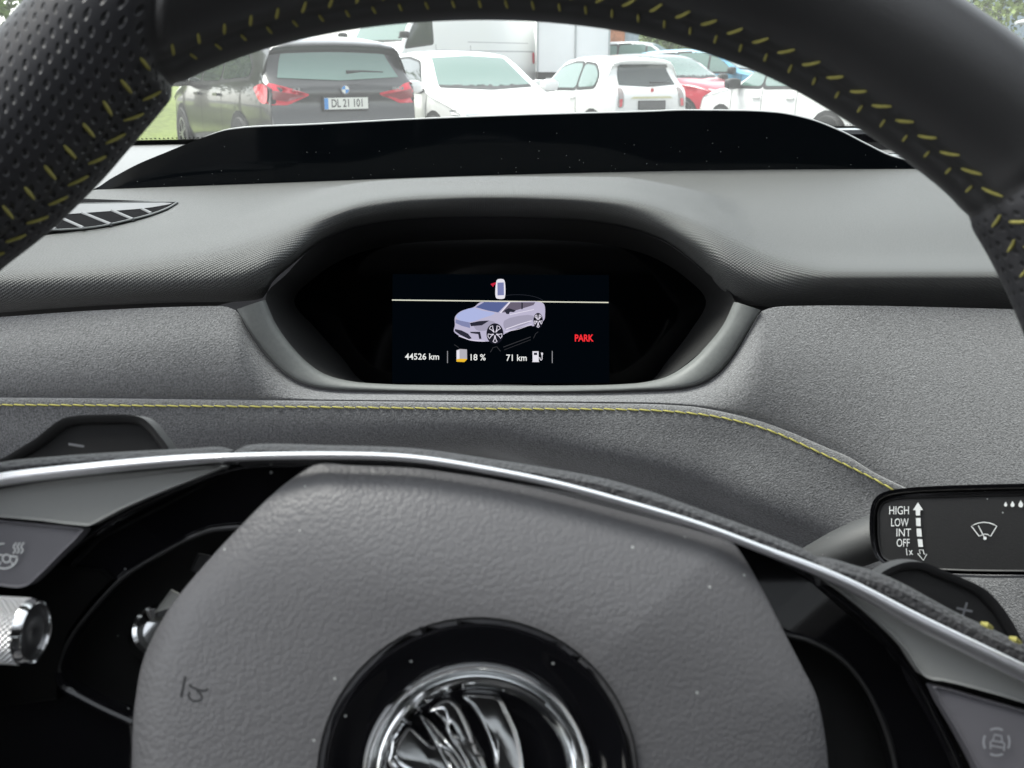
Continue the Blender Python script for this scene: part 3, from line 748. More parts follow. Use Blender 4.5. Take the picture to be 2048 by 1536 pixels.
# ============================================================ OUR CAR: body shell, windscreen
cab = root('car_body', (0, 0, .3), 'body of the car we sit in with its wide windscreen in front', 'car')
zc = C[2]
def cabpart(n, pts_boxes, m):
    mb = MB()
    for c_, s_ in pts_boxes: mb.add(*box(c_, s_))
    return mb.make(n, m, cab, smooth=False)
cabpart('roof_lining', [((.42, .31, zc+.285), (1.85, .08, .04)), ((.42, -.72, zc+.27), (1.85, .8, .05)), ((-.46, -1.5, zc+.27), (.10, .8, .05)), ((.97, -1.5, zc+.27), (.78, .8, .05)), ((.42, -1.93, zc+.27), (1.85, .12, .05)), ((-.45, -.57, zc+.27), (.12, 1.68, .05)), ((1.28, -.57, zc+.27), (.12, 1.68, .05))], lining_m)
cabpart('door_sill', [((-.52, -.2, zc-.88), (.10, 3.2, .16)), ((-.52, -1.4, zc-.52), (.08, .9, .8))], lining_m)
cabpart('door', [((1.36, -.45, zc-.45), (.08, 2.8, .94))], lining_m)
cabpart('door_pillar', [((-.52, -.78, zc-.3), (.09, .50, 1.1)), ((-.52, -1.75, zc+.06), (.09, .4, .42))], lining_m)  # unseen left pillar, widened forward to keep the fascia's reflection dark
cabpart('door_pillar', [((1.36, -.72, zc+.06), (.09, .16, .42)), ((1.36, -1.75, zc+.06), (.09, .4, .42))], lining_m)
cabpart('cabin_floor', [((.42, -.2, zc-.98), (1.9, 3.3, .06))], lining_m)
cabpart('tailgate', [((.42, -1.98, zc-.3), (1.9, .08, 1.25))], lining_m)
cabpart('bulkhead', [((.42, 1.42, zc-.55), (1.9, .06, .85))], lining_m)
for side in (-1, 1):
    x0 = -.50 if side < 0 else 1.34
    x1 = -.60 if side < 0 else 1.44
    V, F = tube([(x0, .34, zc+.27), ((x0+x1)/2, .72, zc+.10), (x1, 1.25, zc-.10)], [.03, .032, .04], 10, rx=[.04, .04, .05])
    mk('windscreen_pillar', V, F, pillar_m, cab)
# windscreen with frit border
def base_curve(x): return 1.18+.30*min(1, max(0, (x+.45)/.95))-.12*max(0, (x-.7))
wsg = bpy.data.materials.new('windscreen_glass'); wsg.use_nodes = True
t = wsg.node_tree; N = t.nodes; N.remove(N['Principled BSDF']); out = N['Material Output']
tr = N.new('ShaderNodeBsdfTransparent'); tr.inputs[0].default_value = (.93,.97,.94,1)
gl = N.new('ShaderNodeBsdfGlossy'); gl.inputs['Roughness'].default_value = .0; gl.inputs[0].default_value = (1,1,1,1)
df = N.new('ShaderNodeBsdfTranslucent'); df.inputs[0].default_value = (.9,.93,.9,1)
fr = N.new('ShaderNodeFresnel'); fr.inputs[0].default_value = 1.45
fm = N.new('ShaderNodeMath'); fm.operation = 'MULTIPLY'; fm.inputs[1].default_value = .8; t.links.new(fr.outputs[0], fm.inputs[0])
m1 = N.new('ShaderNodeMixShader'); m2 = N.new('ShaderNodeMixShader')
nz = N.new('ShaderNodeTexVoronoi'); nz.inputs['Scale'].default_value = 160; tcx = N.new('ShaderNodeTexCoord'); t.links.new(tcx.outputs['Object'], nz.inputs['Vector'])
lt = N.new('ShaderNodeMapRange'); lt.inputs[1].default_value = .02; lt.inputs[2].default_value = .09; lt.inputs[3].default_value = .14; lt.inputs[4].default_value = .03
n9 = N.new('ShaderNodeTexNoise'); n9.inputs['Scale'].default_value = 22; n9.inputs['Detail'].default_value = 6; t.links.new(tcx.outputs['Object'], n9.inputs['Vector'])
mlt = N.new('ShaderNodeMath'); mlt.operation = 'MULTIPLY_ADD'; mlt.inputs[1].default_value = .35; t.links.new(n9.outputs[0], mlt.inputs[0]); t.links.new(nz.outputs['Distance'], mlt.inputs[2])
mlt2 = N.new('ShaderNodeMath'); mlt2.operation = 'SUBTRACT'; mlt2.inputs[1].default_value = .12; t.links.new(mlt.outputs[0], mlt2.inputs[0])
t.links.new(mlt2.outputs[0], lt.inputs[0])
t.links.new(lt.outputs[0], m1.inputs[0]); t.links.new(tr.outputs[0], m1.inputs[1]); t.links.new(df.outputs[0], m1.inputs[2])
t.links.new(fm.outputs[0], m2.inputs[0]); t.links.new(m1.outputs[0], m2.inputs[1]); t.links.new(gl.outputs[0], m2.inputs[2]); t.links.new(m2.outputs[0], out.inputs[0])
xs = np.linspace(-.58, 1.42, 41); V = []; nr = 17
for i in range(nr):
    q = i/(nr-1)
    for x in xs:
        yb, zb = base_curve(x), zc-.090; yt, zt = .35+.05*math.sin(math.pi*(x+.58)/2), zc+.275
        V.append((x, yb+(yt-yb)*q, zb+(zt-zb)*q+.03*math.sin(math.pi*q)))
ws_o = mk('windscreen', V, grid_faces(nr, len(xs)), wsg, cab)
mb = MB()
V = []; 
for k, q in enumerate((0, .018)):
    for x in xs:
        yb, zb = base_curve(x), zc-.090; yt, zt = .35+.05*math.sin(math.pi*(x+.58)/2), zc+.275
        V.append((x, yb+(yt-yb)*q-.001, zb+(zt-zb)*q+.03*math.sin(math.pi*q)-.001))
mb.add(V, grid_faces(2, len(xs)))
for k in range(260):
    x = -.45+k*.0045; q = .0215
    yb, zb = base_curve(x), zc-.090; yt, zt = .35+.05*math.sin(math.pi*(x+.58)/2), zc+.275
    p = np.array((x, yb+(yt-yb)*q-.001, zb+(zt-zb)*q+.03*math.sin(math.pi*q)-.001)); du = np.array((.0011, 0, 0)); dv = np.array((0, yt-yb, zt-zb+.09)); dv = dv/np.linalg.norm(dv)*.0015
    mb.add([p-du-dv, p+du-dv, p+du+dv, p-du+dv], [(0, 1, 2, 3)])
mb.make('frit_band', M('frit', (.02,.02,.02), .4), ws_o, smooth=False)
rg = wsg.copy(); rg.name = 'roof_glass'; rg.node_tree.nodes['Transparent BSDF'].inputs[0].default_value = (.93,.95,.94,1)
xs = np.linspace(-.36, 1.20, 9); ys = np.linspace(-.34, .28, 9)
mk('panoramic_roof', [(x, y, zc+.30) for y in ys for x in xs], grid_faces(9, 9), rg, cab)
mk('panoramic_roof', [(x, y, zc+.30) for y in (-1.9, -1.1) for x in (-.43, .6)], [(0, 1, 3, 2)], rg, cab)  # unseen rear pane, added so the emblem feathers reflect sky
# seats behind the camera
def seat(x, lab, y=-.45, dz=0):
    rt = root('front_seat', (x, y, zc-.95+dz), lab, 'seat')
    def pad(n, c_, s_, tilt=0, par=rt):
        n1, n2 = 14, 16; P = []
        for i in range(n1+1):
            for j in range(n2):
                a = math.pi*i/n1; b = 2*math.pi*j/n2; ex = lambda c: math.copysign(abs(c)**.45, c)
                q = Vector((s_[0]/2*ex(math.sin(a))*ex(math.cos(b)), s_[1]/2*ex(math.sin(a))*ex(math.sin(b)), s_[2]/2*ex(math.cos(a))))
                q = Matrix.Rotation(tilt, 3, 'X') @ q; P.append((q.x+c_[0], q.y+c_[1], q.z+c_[2]))
        return mk(n, P, grid_faces(n1+1, n2, True), seat_m, par, local=True)
    pad('seat_cushion', (0, .1, .22), (.52, .52, .16)); pad('backrest', (0, -.22, .58), (.5, .14, .66), R(15)); pad('headrest', (0, -.34, 1.02), (.27, .1, .19), R(10))
seat(-.0, 'dark driver seat behind the camera', -.78, -.1); seat(.82, 'dark passenger seat at the right of the driver seat')

# ============================================================ DASHBOARD
dash = root('dashboard', (0, .6, zc-.3), 'black dashboard with grained hood over the small display, grey suede panels and yellow seam', 'dashboard')
cols = np.arange(-420, 2460, 9.0)
R0 = [(-420,402,.84),(150,381,.85),(500,368,.855),(1000,350,.86),(1300,343,.86),(1600,339,.86),(1860,338,.86),(2460,338,.86)]
R1 = [(-420,425,.70),(150,402,.74),(450,392,.76),(560,383,.77),(650,374,.775),(750,366,.78),(1000,360,.78),(1250,364,.78),(1350,372,.77),(1450,382,.76),(1650,385,.74),(2460,385,.74)]
R2 = [(-420,455,.60),(0,440,.62),(300,432,.64),(520,416,.66),(598,396,.67),(686,372,.675),(754,362,.68),(842,357,.68),(988,353,.68),(1232,354,.68),(1330,369,.67),(1403,389,.66),(1500,428,.64),(1620,440,.63),(1800,440,.63),(2460,440,.63)]
R3 = [(-420,512,.545),(0,500,.55),(300,478,.565),(450,458,.58),(560,424,.60),(640,398,.61),(744,379,.62),(866,370,.625),(988,367,.625),(1110,368,.625),(1232,373,.62),(1354,401,.61),(1440,436,.595),(1519,468,.58),(1650,500,.56),(1848,506,.56),(2460,506,.56)]
R4 = [(-420,580,.505),(0,560,.506),(137,553,.507),(273,541,.51),(410,520,.517),(513,489,.53),(615,448,.55),(700,419,.565),(744,408,.572),(866,396,.58),(988,394,.58),(1110,396,.58),(1232,405,.575),(1300,418,.568),(1354,436,.56),(1410,455,.55),(1519,513,.53),(1592,542,.517),(1665,552,.510),(1848,552,.508),(2023,552,.508),(2460,555,.508)]
R5 = [(-420,610,.500),(0,590,.501),(171,580,.502),(342,568,.504),(460,556,.507),(530,535,.512),(581,507,.525),(646,459,.548),(720,432,.562),(842,416,.572),(988,414,.574),(1135,418,.572),(1232,428,.566),(1320,450,.552),(1400,490,.53),(1455,530,.515),(1519,560,.509),(1600,580,.505),(1700,584,.503),(2460,586,.502)]
R6 = [(-420,648,.505),(0,621,.505),(171,609,.506),(342,601,.507),(480,597,.510),(526,590,.514),(545,560,.520),(581,528,.53),(646,478,.552),(720,449,.566),(842,434,.576),(988,432,.578),(1135,436,.576),(1232,447,.57),(1320,474,.556),(1400,530,.535),(1450,580,.52),(1480,600,.512),(1556,610,.508),(1665,613,.506),(2045,618,.505),(2460,625,.505)]
R7 = [(x, y+3, Y+.03) for x, y, Y in R6]
def recede(row, a, b):       # the lip tucks back under its crest, more so towards the right
    return [(x, y, Y+a+(b-a)*min(1, max(0, (x-500)/500))) for x, y, Y in row]
R5 = recede(R5, .004, .012); R6 = recede(R6, .012, .026); R7 = recede(R7, .012, .026)
V, F, uv = loft_rows([R0, R1, R2, R3, R4, R5, R6, R7], cols, 7)
SK = bvh_of(V, F)
mk('top_skin', V, F, skin, dash, uv=uv, angle=180)

# display recess: glass outline C, inner frame edge B, outer frame edge A
Cl = [(588,602),(628,556),(700,512),(800,488),(920,480),(1000,478),(1100,480),(1200,488),(1300,512),(1372,556),(1412,602),(1382,660),(1336,720),(1292,767),(1000,768),(734,767),(684,715),(630,655)]
DPa, DPb = at(1000, 768, .606), at(1000, 500, .630)
dn = np.cross(np.array([1., 0, 0]), DPb-DPa); dn /= np.linalg.norm(dn)
if dn[1] > 0: dn = -dn
def D(px, py, off=0.0): return onplane(px, py, DPa+dn*off, dn)
Bl = [(531,596,.514),(573,548,.53),(640,484,.562),(730,450,.584),(850,436,.598),(988,434,.604),(1120,438,.602),(1232,450,.596),(1320,480,.582),(1405,540,.561),(1470,604,.530),(1440,665,.512),(1392,712,.508),(1320,757,.504),(1000,770,.502),(700,766,.504),(622,730,.507),(566,668,.511)]
gC = catmull([D(*p) for p in Cl], 5, True); gB = catmull([at(*p) for p in Bl], 5, True)
mid = [b*.45+c_*.55-dn*.0 for b, c_ in zip(gB, gC)]
V = list(gB)+[np.array(m_) for m_ in mid]+list(gC); n = len(gB)
mk('display_recess', V, grid_faces(3, n, True), shroud_m, dash, angle=60)
A1 = [(474,618,.505),(492,652,.503),(524,700,.501),(562,740,.499),(600,764,.497),(640,775,.496),(700,780,.496),(850,782,.496),(1000,783,.496),(1150,783,.496),(1290,780,.496),(1360,776,.496),(1405,765,.497),(1440,742,.499),(1468,708,.501),(1500,655,.503),(1522,620,.505)]
B1 = [(531,600,.514),(548,640,.5125),(574,680,.511),(612,722,.508),(650,748,.506),(700,762,.504),(770,768,.503),(860,770,.502),(1000,771,.502),(1130,771,.502),(1230,769,.503),(1290,764,.504),(1335,752,.505),(1376,727,.507),(1410,695,.510),(1446,650,.5125),(1468,604,.514)]
B0 = [(x*.0+ (a[0]*.18+b[0]*.82), a[1]*.18+b[1]*.82-1, min(a[2], b[2])+.001) for x, (a, b) in enumerate(zip(A1, B1))]
A0 = [(a[0]*.9+b[0]*.1, a[1]*.9+b[1]*.1, a[2]-.0025) for a, b in zip(A1, B1)]
rowsF = [[at(*p) for p in r] for r in (A1, A0, B0, B1)]
G = [catmull(r, 6) for r in rowsF]
nc = len(G[0]); V = []; colp = [catmull([G[i][j] for i in range(4)], 4) for j in range(nc)]; nr = len(colp[0])
for i in range(nr):
    for j in range(nc): V.append(colp[j][i])
mk('display_frame', V, grid_faces(nr, nc), frame_m, dash, angle=60)
# display glass and everything it shows
gv = catmull([D(*p) for p in Cl], 5, True)
scr = mk('instrument_display', gv, [tuple(range(len(gv)))], glass_scr, dash, smooth=False)
ES = 1/2**EXPO
def em(n, c_, s=1.0): return M('lit_'+n, (0, 0, 0), .3, spec=0, emit=c_, es=ES*s)
O5 = lambda pts: [(860+x/5.389, 530+y/5.389) for x, y in pts]
Dk = lambda k: (lambda x, y: D(x, y, .0003+.00012*k))
flat_poly('active_area', [[(785,548),(1218,550),(1219,766),(784,766)]], Dk(0), em('panel', (.0007,.0018,.0032), 1), scr)
marks('screen_line', [('s', [(784,600),(1217,605)], 2.2, False)], Dk(1), em('line', (.75,.75,.62)), scr)
# the drawn car, flat shapes on the screen
flat_poly('picture_body', [O5([(270,560),(330,500),(470,455),(540,402),(600,398),(860,398),(1200,402),(1232,430),(1240,530),(1225,600),(1110,660),(1090,652),(800,745),(760,800),(600,825),(430,812),(310,760),(258,715),(268,650)])], Dk(2), em('car_body', (.50,.47,.62), 1), scr, sharp=False)
flat_poly('picture_bonnet', [O5([(280,555),(350,495),(470,462),(560,490),(700,520),(560,575),(430,615),(330,600)])], Dk(3), em('car_bonnet', (.42,.47,.75), 1), scr, sharp=False)
flat_poly('picture_shade', [O5([(800,600),(1110,545),(1100,600),(810,690)]), O5([(470,625),(640,600),(700,620),(620,700),(500,700)])], Dk(3), em('car_shade', (.36,.34,.45), 1), scr, sharp=False)
flat_poly('picture_glass', [O5([(490,455),(585,400),(845,400),(735,512),(620,490)])], Dk(4), em('car_glass', (.10,.13,.30), 1), scr)
flat_poly('picture_glass', [O5([(770,512),(868,402),(1135,402),(1115,432),(990,470),(850,510)])], Dk(4), em('car_glass_d', (.14,.12,.17), 1), scr)
flat_poly('picture_dark', [O5([(985,402),(1000,402),(1000,475),(985,478)]), O5([(800,490),(850,465),(925,490),(905,508),(860,505),(850,530),(825,528)]), O5([(270,690),(340,705),(410,740),(450,790),(420,800),(320,750),(268,712)]), O5([(430,720),(540,720),(555,795),(530,798),(520,745),(440,735)]), O5([(430,625),(530,605),(640,598),(560,650),(440,660)])], Dk(5), em('car_dark', (.025,.025,.04), 1), scr)
flat_poly('picture_grille', [O5([(275,585),(330,600),(430,620),(432,680),(340,655),(275,625)])], Dk(5), em('car_grille', (.22,.24,.42), 1), scr)
marks('picture_lines', [('s', O5([(860,402),(760,515)]), 2.4, False), ('s', O5([(860,535),(1000,505),(1120,480)]), 1.2, False), ('s', O5([(820,690),(960,640),(1095,600)]), 1.6, False), ('s', O5([(810,720),(960,690),(1095,640)]), 1.0, False), ('s', O5([(310,765),(430,808),(590,822)]), 1.3, False)], Dk(6), em('car_light', (.80,.76,.88), 1), scr)
mb = MB()
def ell(cx, cy, rx, ry, n=26, rot=0): return [(cx+rx*math.cos(2*math.pi*k/n)*math.cos(rot)-ry*math.sin(2*math.pi*k/n)*math.sin(rot), cy+rx*math.cos(2*math.pi*k/n)*math.sin(rot)+ry*math.sin(2*math.pi*k/n)*math.cos(rot)) for k in range(n)]
for nm, cx, cy, rx, ry in (('front', 700, 740, 92, 112), ('rear', 1165, 600, 52, 84)):
    flat_poly('picture_tyre', [O5(ell(cx, cy, rx, ry))], Dk(6), em('car_tyre', (.012,.012,.02), 1), scr)
    its = []
    for k in range(5):
        a = 2*math.pi*k/5+.3
        f_ = lambda r_, a_: (cx+rx*r_*math.cos(a_), cy+ry*r_*math.sin(a_))
        its.append(('s', O5([f_(.15, a), f_(.5, a-.16), f_(.8, a-.30), f_(.86, a), f_(.8, a+.30), f_(.5, a+.16), f_(.15, a)]), 1.5, False))
    marks('picture_rim', its, Dk(7), em('car_light', ()), scr)
# faint mirror image below the drawn car
marks('picture_reflection', [('s', O5([(790,885),(1085,775)]), 1.6, False), ('s', O5([(800,915),(1085,805)]), 1.0, False), ('s', O5([(650,940),(680,890),(720,880),(760,930)]), 1.4, False), ('s', O5([(1115,790),(1140,740),(1165,720)]), 1.2, False), ('s', O5([(262,858),(310,890)]), 1.2, False)], Dk(2), em('faint', (.035,.035,.04), 1), scr)
marks('picture_reflection', [('s', O5(arc2(940, 420, 300, 100, 20, 140, 20)), 1.0, False)], Dk(1), em('fainter', (.02,.022,.03), 1), scr)
# small top-view car with open door
flat_poly('door_pictogram', [O5([(712,190),(725,158),(760,150),(795,158),(808,190),(808,345),(795,362),(725,362),(708,345)])], Dk(2), em('white', (.80,.78,.85), 1), scr, sharp=False)
flat_poly('pictogram_roof', [O5([(726,190),(795,188),(797,325),(728,328)])], Dk(3), em('roof_blue', (.20,.22,.42), 1), scr)
flat_poly('open_door_mark', [O5([(652,205),(708,185),(712,205),(690,218),(680,238)])], Dk(3), em('red_mark', (.55,.02,.05), 1), scr)
wt = em('text', (.85,.86,.84), 1.0)
marks('display_text', [('t', '44526 km', 810, 719, 11, .012, 0, .98)], Dk(2), wt, scr)
marks('display_text', [('t', '18 %', 938, 720.5, 11, .012, 0, .98)], Dk(2), wt, scr)
marks('display_text', [('t', '71 km', 1012, 721.5, 11.3, .012, 0, .93)], Dk(2), wt, scr)
marks('warning_text', [('t', 'PARK', 1149, 682.5, 12, .03, 0, .80)], Dk(2), em('park_red', (.95,.03,.04), 1.0), scr)
for x_ in (895, 1104.5): marks('divider_line', [('s', [(x_,702),(x_,726)], 1.6, False)], Dk(2), em('grey', (.28,.28,.30), 1), scr)
flat_poly('battery_symbol', [O5([(285,920),(320,905),(398,910),(400,1015),(370,1045),(285,1040)])], Dk(2), em('batt', (.45,.44,.48), 1), scr)
flat_poly('battery_symbol', [O5([(288,922),(318,915),(318,1010),(288,1015)])], Dk(3), em('white', ()), scr)
flat_poly('battery_charge', [O5([(285,1018),(318,1010),(400,1012),(395,1022),(370,1046),(286,1042)])], Dk(4), em('amber', (.85,.50,.03), 1), scr)
flat_poly('pump_symbol', [O5([(1105,930),(1170,930),(1172,1040),(1180,1046),(1100,1046),(1106,1038)])], Dk(2), em('white', ()), scr)
flat_poly('pump_window', [O5([(1120,945),(1155,945),(1155,970),(1120,970)])], Dk(3), em('car_dark', ()), scr)
marks('pump_hose', [('s', O5([(1172,1000),(1185,1000),(1188,1020),(1198,1028),(1208,1015),(1208,970)]), 1.5, False), ('p', O5([(1195,945),(1218,945),(1216,970),(1208,978),(1200,970)]))], Dk(3), em('white', ()), scr)
# suede panels
P0 = [(-420,660,.506),(0,634,.505),(171,622,.505),(342,614,.505),(440,612,.506),(474,622,.505),(492,656,.503),(524,704,.501),(562,744,.499),(600,768,.497),(640,779,.496),(700,784,.496),(850,786,.496),(1000,787,.496),(1150,787,.496),(1290,784,.496),(1360,780,.496),(1405,769,.497),(1440,746,.499),(1468,712,.501),(1500,659,.503),(1524,622,.505),(1560,613,.506),(1665,611,.506),(2045,619,.506),(2460,630,.506)]
Pm = [(-420,700,.497),(0,690,.496),(440,685,.496),(560,750,.4955),(640,785,.494),(1000,791,.493),(1360,786,.494),(1460,740,.497),(1560,700,.498),(1700,720,.494),(2045,740,.490),(2460,750,.486)]
PG = [(-420,793,.480),(0,794,.480),(700,801,.484),(1200,805,.486),(1273,806,.485),(1376,811,.482),(1444,822,.479),(1513,839,.475),(1581,863,.470),(1649,892,.464),(1700,914,.459),(1742,940,.454),(1802,970,.446),(1900,1010,.436),(2048,1060,.425),(2460,1200,.40)]
P1 = [(x, y, min(a_-.004, Y+.0)) for x, y, Y, a_ in [(p[0], p[1]-6, p[2], 9) for p in PG]]
Pmid2 = [(x, (pchip([q[0] for q in P0], [q[1] for q in P0], x)*.35+y*.65), Y+.004) for x, y, Y in PG]
def rsx(r, xs_): r = np.array(r, float); return [(x, float(pchip(r[:, 0], r[:, 1], x)), float(pchip(r[:, 0], r[:, 2], x))) for x in xs_]
xs_ = [-420,-200,0,171,342,440,474,492,524,562,600,640,700,850,1000,1150,1290,1360,1405,1440,1468,1500,1524,1560,1600,1665,1750,1850,2045,2200,2460]
a_ = rsx(P0, xs_); b_ = rsx(PG, xs_)
Prow = [a_]+[[(p[0], p[1]*(1-q)+r_[1]*q, p[2]*(1-q)+r_[2]*q-.006*math.sin(math.pi*q)*min(1, (r_[1]-p[1])/150)) for p, r_ in zip(a_, b_)] for q in (.12, .4, .7, .93)]+[[(p[0], p[1], p[2]+.0008) for p in b_]]
PGd = [(x, y+3, Y+.004) for x, y, Y in b_]
V, F, _ = loft_rows(Prow, cols, 5); PANEL = bvh_of(V, F)
Vn, Fn = V, F
mk('suede_panel', V, F, suede, dash, angle=180)
# lower roll, starting in the seam groove
L0 = [(x, y-1, Y+.003) for x, y, Y in PG]
L1 = [(x, y+5, Y-.0012) for x, y, Y in PG]
L2 = [(-420,840,.475),(0,842,.476),(700,845,.479),(1100,850,.480),(1300,862,.477),(1450,884,.472),(1600,935,.461),(1750,1000,.449),(1900,1060,.436),(2048,1110,.420),(2460,1260,.395)]
L3 = [(-420,900,.472),(0,895,.474),(700,878,.480),(950,872,.481),(1100,890,.479),(1250,915,.474),(1400,955,.468),(1520,1005,.458),(1700,1075,.445),(1900,1150,.418),(2048,1200,.41),(2460,1350,.39)]
L4 = [(-420,960,.475),(0,950,.475),(700,902,.486),(950,896,.488),(1100,925,.488),(1250,958,.484),(1400,1005,.476),(1520,1055,.466),(1700,1140,.448),(1900,1230,.41),(2048,1290,.40),(2460,1420,.385)]
L5 = [(-420,1040,.45),(0,1030,.45),(700,925,.51),(950,922,.52),(1100,950,.50),(1250,985,.495),(1400,1040,.48),(1520,1095,.47),(1700,1200,.44),(1900,1300,.42),(2048,1360,.41),(2460,1480,.40)]
L6 = [(-420,1500,.50),(0,1500,.50),(700,1100,.60),(950,1100,.60),(1250,1150,.60),(1520,1300,.55),(1900,1600,.50),(2460,1700,.5)]
V, F, _ = loft_rows([L0, L1, L2, L3, L4, L5, L6], cols, 5)
mk('lower_roll', V, F, suede, dash, angle=180); ROLL = bvh_of(V, F)
# dark joint strip between skin and suede
J = [[(x, y-6, Y+.006) for x, y, Y in R6], [(x, y+30 if (x < 470 or x > 1530) else y+4, Y+.016) for x, y, Y in R6]]
V, F, _ = loft_rows(J, cols, 2); mk('joint_strip', V, F, black_matte, dash, angle=180)
# yellow seam
ST = [(-300,810),(0,810),(350,812),(700,815),(1000,818),(1205,818.5),(1308,821),(1410,830),(1478,843),(1547,864),(1615,894),(1700,934),(1742,955),(1782,977),(1850,1008),(1950,1045)]
sx_ = np.array(ST, float); q = np.arange(-280, 1940, 1.0); sy = pchip(sx_[:, 0], sx_[:, 1], q)
ln = np.concatenate([[0], np.cumsum(np.hypot(np.diff(q), np.diff(sy)))]); mb = MB(); s_ = 0; pitch = 23.6
while s_ < ln[-1]-pitch:
    pts = []
    for f_ in (0.04, .25, .5, .75, .97):
        k = s_+f_*pitch; x = np.interp(k, ln, q); y = np.interp(k, ln, sy)
        y += 1.8*(f_-.5)*1.4; p = onmesh(ROLL, x, y, .0001+.00055*math.sin(math.pi*f_)+rng.uniform(0, .0001))
        if p is not None: pts.append(p)
    if len(pts) > 3: mb.add(*tube(pts, [.0003]+[.00048]*(len(pts)-2)+[.0003], 6))
    s_ += pitch
mb.make('seam_stitching', thread, dash)

# left air vent
def proj_poly(name, pts, func, mat, parent, step=9):
    bm = bmesh.new(); f = bm.faces.new([bm.verts.new((p[0], p[1], 0)) for p in catmull([np.array(p, float) for p in pts], 3, True)])
    bmesh.ops.triangulate(bm, faces=[f], ngon_method='EAR_CLIP')
    for _ in range(6):
        es = [e for e in bm.edges if e.calc_length() > step]
        if not es: break
        bmesh.ops.subdivide_edges(bm, edges=es, cuts=1); bmesh.ops.triangulate(bm, faces=bm.faces[:])
    V = [func(v.co.x, v.co.y) for v in bm.verts]; bm.verts.index_update(); F = [[v.index for v in f.verts] for f in bm.faces]; bm.free()
    return mk(name, V, F, mat, parent, smooth=False)
vp = [(60,402),(180,401),(300,403),(352,404.5),(357,405.5),(350,410),(335,419),(300,431),(240,446),(190,455),(130,460),(60,462)]
SP = lambda off: (lambda x, y: onmesh(SK, x, y, off))
vo = proj_poly('air_vent', vp, SP(.006), vent_shade, dash)  # flat dark patch on the skin stands for the shaded vent hollow
proj_poly('vent_wall', [(60,412),(150,410),(250,407),(345,406),(300,415),(220,422),(140,427),(60,429)], SP(.0095), vent_m, vo)
f_ = SP(.010)
vfm = M('vent_frame', (.16,.17,.17), .5)
for line_ in ([(60,409),(180,407),(290,404.5),(354,404)], [(355,404.5),(335,416),(300,429),(240,444),(190,454),(130,459),(60,461)]):
    V, F = tube([f_(*p) for p in catmull([np.array(p, float) for p in line_], 6)], .0006, 6); mk('vent_frame', V, F, vfm, vo)
for a, b in (((60,440),(112,459)), ((108,430),(167,456)), ((165,426),(222,449)), ((224,421),(266,439)), ((284,418),(303,427))):
    V, F = tube([f_(*a), f_(*b)], .0010, 6); mk('vent_slat', V, F, M('vent_slat', (.14,.145,.15), .5), vo)

# glossy black cover rising behind the dash top
HT = [(170,380,.862),(186,378,.862),(222,357,.862),(276,328,.862),(331,305,.862),(385,283,.862),(421,270,.862),(457,260,.862),(520,254,.862),(600,251,.862),(839,239,.862),(1078,230,.862),(1300,224,.862),(1366,221.5,.862),(1490,222.5,.862),(1552,226,.862),(1614,238,.862),(1676,261,.862),(1738,292,.862),(1780,312,.862),(1821,322,.862),(1900,330,.862),(2100,336,.862)]
HB = [(170,381,.861),(500,369,.861),(1000,351,.861),(1300,344,.861),(1600,340,.861),(2100,339,.861)]
hc = np.concatenate([np.arange(170, 560, 7.), np.arange(560, 1500, 24.), np.arange(1500, 2101, 8.)])
HBx = [(x, y+9, Y) for x, y, Y in HB]
V, F, _ = loft_rows([HBx, HB, HT], hc, 4)
mk('glossy_cover', V, F, hud_m, dash, angle=180)
hh = np.array(HT); xs2 = np.arange(410, 1860, 9.)
edge = [at(x, pchip(hh[:, 0], hh[:, 1], x)-1, pchip(hh[:, 0], hh[:, 2], x)+.002) for x in xs2]
V, F = tube(edge, .0009*np.clip((xs2-400)/80, .15, 1), 8); mk('edge_highlight', V, F, M('edge_highlight', (.55,.56,.55), .35), dash)  # pale tube painted as the highlight along the cover's top edge
HT2 = [(x, y+2, Y+.004) for x, y, Y in HT]; HT3 = [(x, y+14, Y+.03) for x, y, Y in HT]
V, F, _ = loft_rows([HT2, HT3], hc, 2); mk('cover_back', V, F, black_matte, dash, angle=180)
# shelf running to the windscreen
xs = np.linspace(-.62, 1.4, 41); V = []
for q in np.linspace(0, 1, 9):
    for x in xs: V.append((x, .868+(base_curve(x)+.0-.868)*q, zc-.0885-(.016 if x < -.1 else .006)*(1-q)**4))
mk('rear_shelf', V, grid_faces(9, len(xs)), shelf_m, dash, angle=180)
def bar(n, pts, z0, z1, th_, m):
    V = []; 
    prof_ = [(0, 0), (0, .8), (.12, .97), (.3, 1), (1, 1), (1, 0)]
    for x, y in pts:
        for a, b in prof_: V.append((x, y+a*th_, z0+(z1-z0)*b))
    mk(n, V, grid_faces(len(pts), 6), m, dash, angle=30)
bar('defroster_rail', [(.28, 1.10), (.33, 1.11), (.40, 1.12), (.9, 1.10)], zc-.092, zc-.0675, .03, piano)
bar('defroster_rail', [(.30, .955), (.36, .957), (.42, .96), (.9, .95)], zc-.092, zc-.082, .03, piano)

# ============================================================ STEERING WHEEL
sw = root('steering_wheel', HUB, 'black leather steering wheel with yellow stitching, silver trim and round winged arrow emblem', 'steering wheel')
